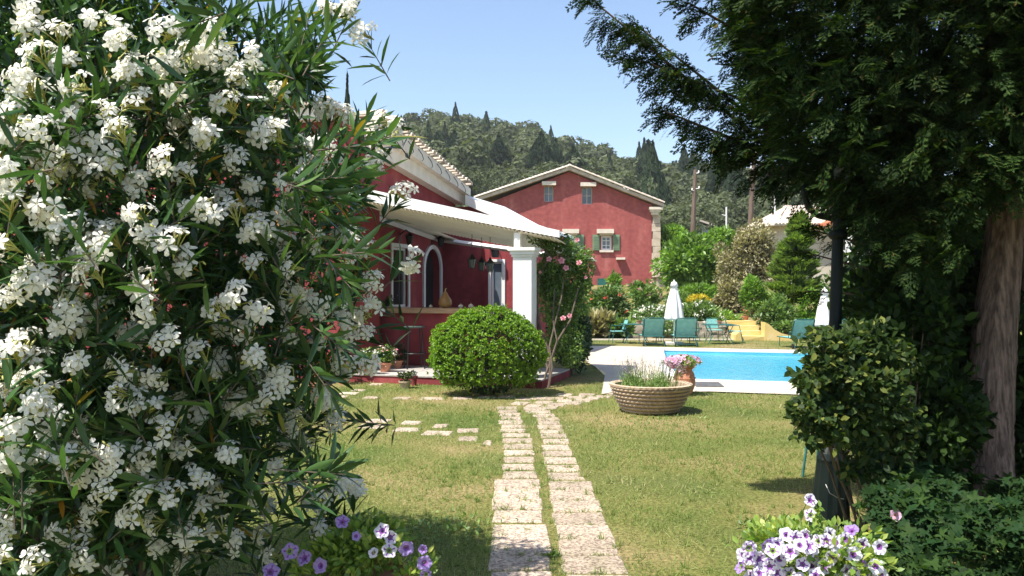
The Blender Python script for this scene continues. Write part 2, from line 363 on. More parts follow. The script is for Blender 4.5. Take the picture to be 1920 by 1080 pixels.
def plaster(name, c1, c2, c3):
    m, nt, out = mat_new(name)
    b = node(nt, 'ShaderNodeBsdfPrincipled'); b.inputs['Roughness'].default_value = .88; b.inputs['Specular IOR Level'].default_value = .2
    tc = node(nt, 'ShaderNodeTexCoord')
    mp = node(nt, 'ShaderNodeMapping'); mp.inputs['Scale'].default_value = (1.6, 1.6, .35); nt.links.new(tc.outputs['Object'], mp.inputs[0])
    n1 = node(nt, 'ShaderNodeTexNoise'); n1.inputs['Scale'].default_value = 1.1; n1.inputs['Detail'].default_value = 7; nt.links.new(mp.outputs[0], n1.inputs['Vector'])
    n2 = node(nt, 'ShaderNodeTexNoise'); n2.inputs['Scale'].default_value = 5; n2.inputs['Detail'].default_value = 8; nt.links.new(tc.outputs['Object'], n2.inputs['Vector'])
    r1 = ramp(nt, [(.35, c2), (.58, c1), (.74, c3)]); nt.links.new(n1.outputs[0], r1.inputs[0])
    r2 = ramp(nt, [(.3, (.80, .80, .80)), (.55, (1, 1, 1)), (.7, (1.18, 1.16, 1.14))]); nt.links.new(n2.outputs[0], r2.inputs[0])
    mx = node(nt, 'ShaderNodeMix', data_type='RGBA', blend_type='MULTIPLY'); mx.inputs[0].default_value = 1
    nt.links.new(r1.outputs[0], mx.inputs[6]); nt.links.new(r2.outputs[0], mx.inputs[7]); nt.links.new(mx.outputs[2], b.inputs['Base Color'])
    bp = node(nt, 'ShaderNodeBump'); bp.inputs['Strength'].default_value = .35; bp.inputs['Distance'].default_value = .02
    nt.links.new(n2.outputs[0], bp.inputs['Height']); nt.links.new(bp.outputs[0], b.inputs['Normal']); nt.links.new(b.outputs[0], out.inputs[0])
    return m
build_materials()

# ------------------------------------------------------------------ terrain
SKY_PX = np.array([-800, 0, 500, 740, 800, 870, 930, 1000, 1060, 1130, 1170, 1240, 1300, 1400, 1500, 1700, 2100, 2800])
SKY_PY = np.array([330, 260, 225, 217, 210, 210, 226, 236, 248, 270, 282, 304, 304, 308, 312, 330, 350, 400])
RIDGE_D = 240.0
def smooth(x): x = np.clip(x, 0, 1); return x*x*(3-2*x)
def ter(X, D):
    X = np.asarray(X, float); D = np.asarray(D, float)
    px = 960+F*X/np.maximum(D, 20)
    ridge = (540-np.interp(px, SKY_PX, SKY_PY))/F*RIDGE_D+1.6-5.5
    t = np.clip((D-60)/(RIDGE_D-60), 0, 1)
    h = 3.0+(ridge-3.0)*(t**1.15)
    h = np.where(D < 60, np.interp(D, [0, 27.6, 28.0, 42, 60], [0, 0, .5, 1.5, 3.0]), h)
    h = np.where(D > RIDGE_D, ridge-(D-RIDGE_D)*.25, h)
    back = np.where((D > 60) & (D <= RIDGE_D), np.sin(X*.09+D*.05)*np.cos(D*.07-X*.03)*1.2*t, 0)
    return h+back
def ground():
    xs = np.concatenate([np.linspace(-300, -20, 30), np.linspace(-16, 20, 60), np.linspace(25, 320, 30)])
    ds = np.concatenate([[-60, -20, 0], np.linspace(3, 27.4, 20), [27.6, 28.0, 28.6], np.linspace(30, 60, 12), np.linspace(64, 300, 50), [400, 600, 900, 1500]])
    # keep the pool opening free: ground sheet is cut there by leaving the grid cells to the deck (deck covers)
    XX, DD = np.meshgrid(xs, ds); ZZ = ter(XX, DD)
    # flat in front, and fall of the ridge clamped
    ZZ = np.where(DD < 27.5, 0, ZZ); ZZ = np.maximum(np.where(DD > 300, np.minimum(ZZ, 20)-5, ZZ), -20)
    n, m = XX.shape
    mb = MB(); mb.v = list(zip(XX.ravel().tolist(), DD.ravel().tolist(), ZZ.ravel().tolist()))
    def inpool(x, y):                                     # opening cut for the basin (covered all round by the deck)
        return 2.0 < x < 11.4 and 13.9 < y < 22.4
    for i in range(n-1):
        for j in range(m-1):
            cx = (xs[j]+xs[j+1])/2; cy = (ds[i]+ds[i+1])/2
            if inpool(cx, cy): continue
            mb.f.append((i*m+j, i*m+j+1, (i+1)*m+j+1, (i+1)*m+j)); mb.mi.append(1 if cy > 60 else 0)
    o = mb.build('ground', [M['lawn'], M['hillsoil']], smooth=True, normals=False)
    tag(o, kind='structure')
ground()

# pool, deck ----------------------------------------------------------------
WZ = -.09
POOL = [G(1300, 710.5, .034), G(1266, 700, .034), G(1249, 684, .0), G(1243, 671, WZ), G(1243, 661.5, WZ)]
POOL += [G(1500, 666.5, WZ)]
_e = Vector((.956, -.292, 0))
_far = POOL[-1]+_e*3.0; _near = POOL[0]+_e*8.6
POOL += [_far, _near]
POOLXY = [(p.x, p.y) for p in POOL]
DECK_OUT = [G(1128, 741), G(1152, 737), G(1330, 736), G(1500, 742)]
DECK_OUT += [DECK_OUT[-1]+_e*8.0, _far+Vector((2.6, .8, 0)), G(1500, 658), G(1245, 652), G(1150, 650), G(1093, 650), G(1100, 680), G(1135, 700)]
DECKXY = [(p.x, p.y) for p in DECK_OUT]
def deck():
    import bmesh
    from mathutils.geometry import delaunay_2d_cdt
    vs = [Vector(p) for p in DECKXY]+[Vector(p) for p in POOLXY]
    nd, npo = len(DECKXY), len(POOLXY)
    ed = [(i, (i+1) % nd) for i in range(nd)]+[(nd+i, nd+(i+1) % npo) for i in range(npo)]
    ov, oe, of, _, _, _ = delaunay_2d_cdt(vs, ed, [], 0, 1e-5)
    def inside(x, y, poly):
        c = False; j = len(poly)-1
        for i in range(len(poly)):
            if (poly[i][1] > y) != (poly[j][1] > y) and x < (poly[j][0]-poly[i][0])*(y-poly[i][1])/(poly[j][1]-poly[i][1])+poly[i][0]: c = not c
            j = i
        return c
    fs = []
    for f in of:
        cx = sum(ov[i].x for i in f)/3; cy = sum(ov[i].y for i in f)/3
        if inside(cx, cy, DECKXY) and not inside(cx, cy, POOLXY): fs.append(tuple(f))
    mb = MB(); mb.add([(v.x, v.y, .018) for v in ov], fs)
    o = mb.build('pool_deck', M['deck'], normals=False); tag(o, kind='structure')
    # coping: ring just inside, follows the pool outline
    mb = MB(); n = npo
    c = Vector((sum(p[0] for p in POOLXY)/n, sum(p[1] for p in POOLXY)/n))
    ring_o = []; ring_i = []
    for i in range(n):
        p = Vector(POOLXY[i]); a = Vector(POOLXY[i-1]); b = Vector(POOLXY[(i+1) % n])
        t = ((p-a).normalized()+(b-p).normalized()).normalized(); nn = Vector((-t.y, t.x))
        if (p+nn*.01-c).length < (p-c).length: nn = -nn
        ring_o.append(p+nn*.22); ring_i.append(p-nn*.03)
    v = [(p.x, p.y, .034) for p in ring_o]+[(p.x, p.y, .034) for p in ring_i]+[(p.x, p.y, -.03) for p in ring_i]+[(p.x, p.y, .0) for p in ring_o]
    f = []
    for i in range(n):
        j = (i+1) % n
        f += [(i, j, n+j, n+i), (n+i, n+j, 2*n+j, 2*n+i), (3*n+i, 3*n+j, j, i)]
    mb.add(v, f); o = mb.build('pool_coping', M['coping'], normals=False); tag(o, kind='structure')
    mb = MB(); mb.add([(p[0], p[1], .0) for p in POOLXY]+[(p[0], p[1], -.75) for p in POOLXY],
                      [(i, (i+1) % n, n+(i+1) % n, n+i) for i in range(n)]+[tuple(range(n, 2*n))])
    bm = mat('pool_tiles', (.15, .56, .68), (.20, .62, .73), scale=1.2, rough=.5)
    o = mb.build('pool_basin', bm, normals=False); tag(o, kind='structure')
    m, nt, out = mat_new('water')
    tr = node(nt, 'ShaderNodeBsdfTransparent'); tr.inputs[0].default_value = (.72, .95, 1, 1)
    gl = node(nt, 'ShaderNodeBsdfGlossy'); gl.inputs['Roughness'].default_value = .03
    fr = node(nt, 'ShaderNodeFresnel'); fr.inputs[0].default_value = 1.33
    tc = node(nt, 'ShaderNodeTexCoord'); mp = node(nt, 'ShaderNodeMapping'); mp.inputs['Scale'].default_value = (1.0, .8, 1)
    n1 = node(nt, 'ShaderNodeTexNoise'); n1.inputs['Scale'].default_value = 5; n1.inputs['Detail'].default_value = 4
    bp = node(nt, 'ShaderNodeBump'); bp.inputs['Strength'].default_value = .9; bp.inputs['Distance'].default_value = .05
    nt.links.new(tc.outputs['Object'], mp.inputs[0]); nt.links.new(mp.outputs[0], n1.inputs['Vector']); nt.links.new(n1.outputs[0], bp.inputs['Height'])
    nt.links.new(bp.outputs[0], gl.inputs['Normal']); nt.links.new(bp.outputs[0], fr.inputs['Normal'])
    ms = node(nt, 'ShaderNodeMixShader'); ml = node(nt, 'ShaderNodeMath', operation='MULTIPLY'); ml.inputs[1].default_value = .60; nt.links.new(fr.outputs[0], ml.inputs[0]); nt.links.new(ml.outputs[0], ms.inputs[0]); nt.links.new(tr.outputs[0], ms.inputs[1]); nt.links.new(gl.outputs[0], ms.inputs[2]); nt.links.new(ms.outputs[0], out.inputs[0])
    mb = MB(); mb.add([(p[0], p[1], WZ) for p in POOLXY], [tuple(range(n))]); o = mb.build('pool_water', m, normals=False); tag(o, kind='structure')
deck()

# garden path ----------------------------------------------------------------
SLABS = []                                                 # (cx, cy, hx, hy, rz)
def path():
    root = bpy.data.objects.new('garden_path', None); COL.objects.link(root); tag(root, kind='structure')
    D = 4.1; k = 0
    while D < 11.2:
        near = D < 7.05
        dp = .33 if D < 9 else .30
        j = lambda s=.012: random.uniform(-s, s)
        # right column
        x0, x1 = (.295, .655+.004*(5-D)) if near else (.31, .59-.012*(D-8.5))
        if D > 10.2: x0 -= (D-10.2)*.15; x1 -= (D-10.2)*.08
        SLABS.append(((x0+x1)/2+j(), D+dp/2, (x1-x0)/2, dp/2-(.008 if near else .028), j(.02)))
        x0, x1 = (-.135, .222) if near else (-.09-.035*max(0, D-8.4), .205-.06*max(0, D-8.8))
        if 4.8 < D < 5.5:
            if k % 2 == 0: SLABS.append(((x0+x1)/2+j(), D+dp, (x1-x0)/2, dp-.01, j(.01)))
            k += 1
        else:
            SLABS.append(((x0+x1)/2+j(), D+dp/2+.05, (x1-x0)/2+j(.01), dp/2-(.01 if near else .035), j(.03)))
        D += dp
    # curve towards the pool deck
    cur = [(1003, 770, 17), (1028, 765, 16), (1000, 762, 14), (1045, 759, 17), (1075, 756, 17), (1020, 755, 17), (1058, 752, 15), (1092, 751, 16), (1040, 748, 16), (1080, 746, 15), (1112, 747, 14),
           (1058, 741, 15), (1100, 741, 15), (1130, 744, 14), (1010, 747, 15), (975, 757, 16), (1145, 737.5, 10), (985, 748, 14)]
    for px, py, hw in cur:
        p = G(px, py); SLABS.append((p.x, p.y, hw/F*p.y, .15, -.25+random.uniform(-.06, .06)))
    root2 = bpy.data.objects.new('stepping_stones', None); COL.objects.link(root2); tag(root2, kind='structure')
    nmain = len(SLABS)
    side = [(710, 790, 21), (696, 800, 24), (771, 793, 18), (764, 806, 23), (826, 799, 14), (820, 813, 26), (878, 808, 21), (877, 823, 18), (914, 831, 8),
            (655, 738, 17), (673, 732, 12), (697, 746, 14), (754, 747, 16), (810, 747.5, 21), (867, 747, 18), (912, 745, 17), (950, 744, 16), (640, 744, 10), (705, 721, 12), (596, 741, 16)]
    for px, py, hw in side:
        p = G(px, py); SLABS.append((p.x, p.y, hw/F*p.y, .13 if py > 770 else .12, random.uniform(-.15, .05)))
    for i, (cx, cy, hx, hy, rz) in enumerate(SLABS):
        mb = MB(); b = .006
        t = [(-hx, -hy), (hx, -hy), (hx, hy), (-hx, hy)]
        t = [(x+random.uniform(-.012, .012), y+random.uniform(-.01, .01)) for x, y in t]
        top = random.uniform(.006, .010)
        v = [(x, y, -.03) for x, y in t]+[(x, y, top-b) for x, y in t]+[(x*(1-b/hx), y*(1-b/hy), top) for x, y in t]
        f = [(a+i4, a+(i4+1) % 4, a+4+(i4+1) % 4, a+4+i4) for a in (0, 4) for i4 in range(4)]+[(8, 9, 10, 11)]
        mb.add(v, f)
        o = mb.build('paving_slab' if i < nmain else 'stepping_stone', M['slab'], root if i < nmain else root2, normals=False)
        o.location = (cx, cy, 0); o.rotation_euler = (random.uniform(-.004, .004), random.uniform(-.004, .004), rz)
path()

# grass ----------------------------------------------------------------
def in_poly(x, y, poly):
    c = np.zeros(len(x), bool); j = len(poly)-1
    for i in range(len(poly)):
        xi, yi = poly[i]; xj, yj = poly[j]
        cond = ((yi > y) != (yj > y)) & (x < (xj-xi)*(y-yi)/(yj-yi+1e-12)+xi); c ^= cond; j = i
    return c
PLAT = []                                                  # platform polygon, filled in below
C0 = Vector((-2.95, 16, 0)); E1 = Vector((.9563, -.2924, 0)); D1 = Vector((.2924, .9563, 0)); TH = -math.radians(17)
def L2W(s, t, z=0): p = C0+E1*s+D1*t; return Vector((p.x, p.y, z))
for s_, t_ in ((-3.2, -1.35), (4.0, -1.35), (4.0, .6), (2.3, .6), (2.3, 8), (-9, 9), (-9, 0), (-3.2, 0)):
    p = L2W(s_, t_); PLAT.append((p.x, p.y))
def grass():
    parts = []
    for (d0, d1, dens, h, wd, xl, xr) in ((3.0, 6.2, 3600, .036, .0042, .62, .62), (6.2, 9.5, 2100, .033, .0055, .5, .6), (9.5, 14.5, 900, .034, .008, .45, .62),
                                          (14.5, 27.4, 120, .036, .014, .35, .65)):
        area = (d1-d0)*((xl+xr)*(d0+d1)/2); n = int(area*dens)
        D = np.sqrt(RNG.uniform(d0*d0, d1*d1, n)); X = RNG.uniform(-xl, xr, n)*D
        keep = ~in_poly(X, D, DECKXY) & ~in_poly(X, D, PLAT)
        for cx, cy, hx, hy, rz in SLABS:
            dx = X-cx; dy = D-cy; c, s = math.cos(-rz), math.sin(-rz)
            lx = dx*c-dy*s; ly = dx*s+dy*c
            mx = .008+(.024 if cy > 6.8 else .012)*np.clip(np.sin(X*31+cy*9)+np.cos(D*23+cx*5)-.2, 0, 1.0)
            keep &= ~((np.abs(lx) < hx-mx) & (np.abs(ly) < hy-mx*.8))
        # worn bare spots
        bare = np.sin(X*1.3+1.1)*np.cos(D*.9+.4)+.5*np.sin(X*3.1+D*2.3)
        keep &= ~((bare > .95) & (RNG.uniform(0, 1, n) < .55))
        for (qx, qy, rx_, ry_) in ((1400, 960, .55, .5), (1210, 905, .5, .35), (1490, 945, .35, .5), (820, 850, .5, .35), (1120, 1010, .25, .3), (1340, 1040, .4, .3)):
            c_ = G(qx, qy); q_ = ((X-c_.x)/rx_)**2+((D-c_.y)/ry_)**2; keep &= ~((q_ < 1.6+.9*np.sin(X*19+D*11)) & (RNG.uniform(0, 1, n) < .62))
        X, D = X[keep], D[keep]; n = len(X)
        P = np.stack([X, D, np.zeros(n)], 1)
        lean = np.abs(RNG.normal(.75, .45, n)); a = RNG.uniform(0, 2*PI, n)
        d = np.stack([np.cos(a)*np.sin(lean), np.sin(a)*np.sin(lean), np.cos(lean).clip(.15)], 1)
        R = frames(d, up=rdir(n), roll=1.5)
        S = np.stack([np.full(n, wd)*RNG.uniform(.6, 1.3, n), h*RNG.lognormal(0, .35, n), np.ones(n)*h], 1)
        parts.append(rep([(-.5, 0, 0), (.5, 0, 0), (0, 1, .12)], [(0, 1, 2)], P, R, S))
    # taller tufts: along the joints of the path and here and there in the lawn
    T = []
    for cx, cy, hx, hy, rz in SLABS:
        for _ in range(2 if cy < 11 else 1):
            if random.random() < .55: T.append((cx+random.uniform(-hx, hx), cy+random.choice((-1, 1))*(hy+.012)))
            else: T.append((cx+random.choice((-1, 1))*(hx+.015), cy+random.uniform(-hy, hy)))
    for _ in range(900): D = random.uniform(4, 14); T.append((random.uniform(-.45, .6)*D, D))
    T = np.array(T); T = T[~in_poly(T[:, 0], T[:, 1], DECKXY) & ~in_poly(T[:, 0], T[:, 1], PLAT)]
    k = 16; P = np.repeat(np.c_[T, np.zeros(len(T))], k, 0); n = len(P); P[:, :2] += RNG.normal(0, .014, (n, 2)); hh = np.repeat(RNG.uniform(.03, .065, len(T)), k)
    d = rdir(n, 1.5, .8); d[:, 2] = np.abs(d[:, 2]); parts.append(rep([(-.5, 0, 0), (.5, 0, 0), (0, 1, .12)], [(0, 1, 2)], P, frames(d, roll=1.5), np.stack([np.full(n, .006), hh, hh], 1)))
    o = foliage('grass', parts, M['grass']); tag(o, 'short dry yellow-green lawn grass growing between the slabs', 'grass', kind='stuff')
grass()
def weeds():
    # coarse darker weeds near the oleander's shadow edge
    P = []
    for (px, py, r, n) in ((855, 985, .22, 160), (800, 1000, .25, 140), (1036, 1045, .03, 40), (1430, 985, .12, 160), (1210, 790, .3, 60), (1290, 783, .2, 40)):
        c = G(px, py); q = RNG.normal(0, r*.6, (n, 2)); P.append(np.stack([c.x+q[:, 0], c.y+q[:, 1], np.full(n, .01)], 1))
    P = np.concatenate(P); n = len(P)
    d = rdir(n, .6, .5); d[:, 2] = np.abs(d[:, 2])
    o = foliage('weeds', [rep(*KITE, P, frames(d), RNG.uniform(.02, .05, n))], M['mid']); tag(o, 'broad leaved weeds scattered in the lawn', 'weeds', kind='stuff')
weeds()

# ------------------------------------------------------------------ the hill wood
def blob_tree(n_tri, lumps=5, q_=1.0):
    """crown template in unit ball, many small faces"""
    c = rdir(lumps, .3)*RNG.uniform(.25, .6, (lumps, 1)); c[:, 2] *= .7
    idx = RNG.integers(0, lumps, n_tri); q = rdir(n_tri, .25)
    P = c[idx]+q*RNG.uniform(.75, 1, (n_tri, 1))*.5
    V, T = rep([(-.5, -.4, 0), (.5, -.4, 0), (0, .6, 0)], [(0, 1, 2)], P, frames(norm(np.cross(q, rdir(n_tri))), up=q, roll=.6), np.full(n_tri, .20*q_))
    return V, T
def cyp_tree(n_tri):
    z = RNG.uniform(0, 1, n_tri)**.8; r = (np.sin(np.clip(z*1.06, 0, 1)**.72*PI)**.75)*.5*RNG.uniform(.75, 1.15, n_tri); a = RNG.uniform(0, 2*PI, n_tri)
    P = np.stack([r*np.cos(a), r*np.sin(a), z], 1)
    d = np.stack([np.cos(a)*.35, np.sin(a)*.35, np.ones(n_tri)], 1)
    S = np.stack([np.full(n_tri, .22), np.full(n_tri, .055), np.full(n_tri, .1)], 1)
    return rep([(-.5, -.3, 0), (.5, -.3, 0), (0, .9, 0)], [(0, 1, 2)], P, frames(d, roll=1.2), S)
def forest():
    tm = [blob_tree(250, random.randint(4, 7)) for _ in range(7)]+[blob_tree(700, random.randint(6, 9), .6) for _ in range(4)]
    ct = [cyp_tree(260) for _ in range(3)]
    pts = []; 
    for _ in range(9000):
        if len(pts) > 1150: break
        D = math.sqrt(random.uniform(62**2, 250**2)); px = random.uniform(560, 2050) if random.random() < .93 else random.uniform(-300, 560)
        X = (px-960)/F*D
        r = random.uniform(2.2, 4.3)*(1 if D > 110 else .75)
        ok = all((X-a)**2+(D-b)**2 > (.62*(r+c))**2 for a, b, c in pts[-900:])
        if ok: pts.append((X, D, r))
    groups = {}
    cyps = []
    for X, D, r in pts:
        px_ = 960+F*X/D
        if random.random() < ((.10 if px_ < 900 else .05) if D < 205 else .012): cyps.append((X, D)); continue
        groups.setdefault(random.randrange(7) if D > 125 else 7+random.randrange(4), []).append((X, D, r))
    parts = []
    for k, lst in groups.items():
        A = np.array(lst); n = len(A); z = ter(A[:, 0], A[:, 1])
        P = np.stack([A[:, 0], A[:, 1], z+A[:, 2]*.75], 1)
        a = RNG.uniform(0, 2*PI, n); R = np.zeros((n, 3, 3)); R[:, 0, 0] = np.cos(a); R[:, 0, 1] = -np.sin(a); R[:, 1, 0] = np.sin(a); R[:, 1, 1] = np.cos(a); R[:, 2, 2] = 1
        S = np.stack([A[:, 2]*1.15, A[:, 2]*1.15, A[:, 2]*RNG.uniform(.85, 1.3, n)], 1)
        parts.append(rep(*tm[k], P, R, S))
    o = foliage('hillside_wood', parts, M['forest']); tag(o, 'grey green olive wood covering the hillside', 'wood', kind='stuff')
    parts = []
    A = np.array(cyps); n = len(A); z = ter(A[:, 0], A[:, 1])
    h = RNG.uniform(7, 12, n); R = np.tile(np.eye(3), (n, 1, 1))
    parts.append(rep(*ct[0], np.stack([A[:, 0], A[:, 1], z], 1), R, np.stack([h*.22, h*.22, h*.9], 1)))
    o = foliage('cypress_wood', parts, M['forestcyp']); tag(o, 'dark cypresses mixed into the hillside wood', 'cypresses', kind='stuff')
    # cypresses one can tell apart
    single = [(1216, 266, 350, 24, 150, 'broad dark cypress rising above the ridge right of the red gable house'),
              (1208, 262, 330, 12, 155, 'thin cypress spire just left of the broad cypress on the ridge'),
              (1283, 272, 345, 12, 170, 'leftmost thin cypress of the group on the right ridge'),
              (1298, 283, 345, 13, 165, 'slim cypress second from left on the right ridge'),
              (1342, 285, 330, 14, 170, 'small pointed cypress on the ridge above the wooden poles'),
              (1244, 330, 400, 14, 110, 'narrow green cypress close to the right roof corner of the red house'),
              (1015, 250, 340, 26, 140, 'dark bulky cypress above the left roof slope of the red house'),
              (1075, 275, 345, 22, 140, 'dark cypress above the gable tip'),
              (1042, 262, 345, 16, 145, 'slim dark cypress left of the gable tip'),
              (880, 225, 300, 16, 190, 'thin cypress high on the left hillside'),
              (820, 250, 330, 18, 150, 'tall dark cypress on the left hillside below the crest'),
              (852, 245, 325, 18, 155, 'dark cypress right beside the tall one on the left hillside'),
              (1355, 300, 400, 30, 120, 'large dark cypress between the two wooden poles'),
              (1380, 310, 405, 26, 115, 'dark cypress just left of the leaning wooden pole'),
              (1440, 300, 400, 20, 120, 'dark cypress right of the leaning wooden pole'),
              (935, 255, 350, 20, 150, 'dark cypress over the lower left part of the wood'),
              (651, 150, 215, 13, 60, 'wispy cypress tip seen past the oleander above the restaurant roof')]
    for k, (px, y0, y1, hw, D, lab) in enumerate(single):
        top = U(px, y0, D); gz = float(ter(top.x, D))
        h = top.z-gz; ct = cyp_tree(900)
        t = thing('cypress_tree', (top.x, D, gz), lab, 'cypress', 'cypresses standing out of the hillside')
        MB().tube([(0, 0, -.3), (0, 0, h*.5)], [hw/F*D*.12, .05], 6).build('trunk', M['twig'], t)
        V, T = ct; rw = hw/F*D*2
        V = V*np.array([[rw, rw, h]])*np.array([[1, 1, .98]])+np.array([[0, 0, h*.03]])
        link('crown', trimesh('crown', V, T, M['forestcyp']), t)
forest()

# ------------------------------------------------------------------ buildings
def wall_holes(mb, umax, vmax, th, holes, u0=0, v0=0, mp=None, mi=0):
    """vertical slab in (u,v), outward face at w=0, inner at w=th; rectangular holes with reveals"""
    us = sorted({u0, umax}|{h[0] for h in holes}|{h[1] for h in holes}); vs = sorted({v0, vmax}|{h[2] for h in holes}|{h[3] for h in holes})
    def hole(a, b): return any(h[0] < a < h[1] and h[2] < b < h[3] for h in holes)
    for i in range(len(us)-1):
        for j in range(len(vs)-1):
            a, b, c, d = us[i], us[i+1], vs[j], vs[j+1]
            if hole((a+b)/2, (c+d)/2): continue
            for w_, o in ((0, 1), (th, -1)):
                q = [mp(a, c, w_), mp(b, c, w_), mp(b, d, w_), mp(a, d, w_)]
                mb.add(q, [(0, 1, 2, 3)] if o > 0 else [(3, 2, 1, 0)], mi)
    def rim(a, b, c, d):
        p = [(a, c), (b, c), (b, d), (a, d)]
        for k in range(4):
            x, y = p[k], p[(k+1) % 4]
            mb.add([mp(x[0], x[1], 0), mp(y[0], y[1], 0), mp(y[0], y[1], th), mp(x[0], x[1], th)], [(0, 1, 2, 3)], mi)
    rim(u0, umax, v0, vmax)
    for h in holes: rim(*h)
def window(parent, mp, u0, u1, v0, v1, depth=.12, fw=.06, bars=(1, 2), frame='white', pane='glassdark', name='window'):
    """frame + panes as part and sub-part; mp maps (u,v,w)"""
    def bx(mb, a, b, c, d, w0, w1):
        v = [mp(x, y, z) for z in (w0, w1) for y in (c, d) for x in (a, b)]
        mb.add(v, [(0, 2, 3, 1), (4, 5, 7, 6), (0, 1, 5, 4), (2, 6, 7, 3), (0, 4, 6, 2), (1, 3, 7, 5)])
    mb = MB()
    bx(mb, u0, u0+fw, v0, v1, depth-.05, depth+.01); bx(mb, u1-fw, u1, v0, v1, depth-.05, depth+.01)
    bx(mb, u0+fw, u1-fw, v0, v0+fw, depth-.05, depth+.01); bx(mb, u0+fw, u1-fw, v1-fw, v1, depth-.05, depth+.01)
    for k in range(1, bars[0]+1):
        u = u0+(u1-u0)*k/(bars[0]+1); bx(mb, u-.018, u+.018, v0+fw, v1-fw, depth-.035, depth-.005)
    for k in range(1, bars[1]+1):
        v = v0+(v1-v0)*k/(bars[1]+1); bx(mb, u0+fw, u1-fw, v-.016, v+.016, depth-.033, depth-.007)
    f = mb.build(name, M[frame], parent)
    for a in range(bars[0]+1):
        for b in range(bars[1]+1):
            ua = u0+(u1-u0)*a/(bars[0]+1); ub = u0+(u1-u0)*(a+1)/(bars[0]+1); va = v0+(v1-v0)*b/(bars[1]+1); vb = v0+(v1-v0)*(b+1)/(bars[1]+1)
            mb = MB(); bx(mb, ua+.018, ub-.018, va+.016, vb-.016, depth-.012, depth+.0); mb.build('pane', M[pane], f)
    return f
def half_tile(L=.5, r=.085, th=.016, seg=6):
    mb = MB(); v = []; f = []
    for x in (0, L):
        for rr in (r*(1 if x else .86), (r*(1 if x else .86))-th):
            for k in range(seg+1):
                a = PI*k/seg; v.append((x, -rr*math.cos(a), rr*math.sin(a)))
    n = seg+1
    for k in range(seg):
        f += [(k, k+1, 2*n+k+1, 2*n+k), (n+k, 3*n+k, 3*n+k+1, n+k+1), (2*n+k, 2*n+k+1, 3*n+k+1, 3*n+k), (k, n+k, n+k+1, k+1)]
    mb.add(v, f); return mb.mesh('roof_tile', M['tile'])
TILE = half_tile()
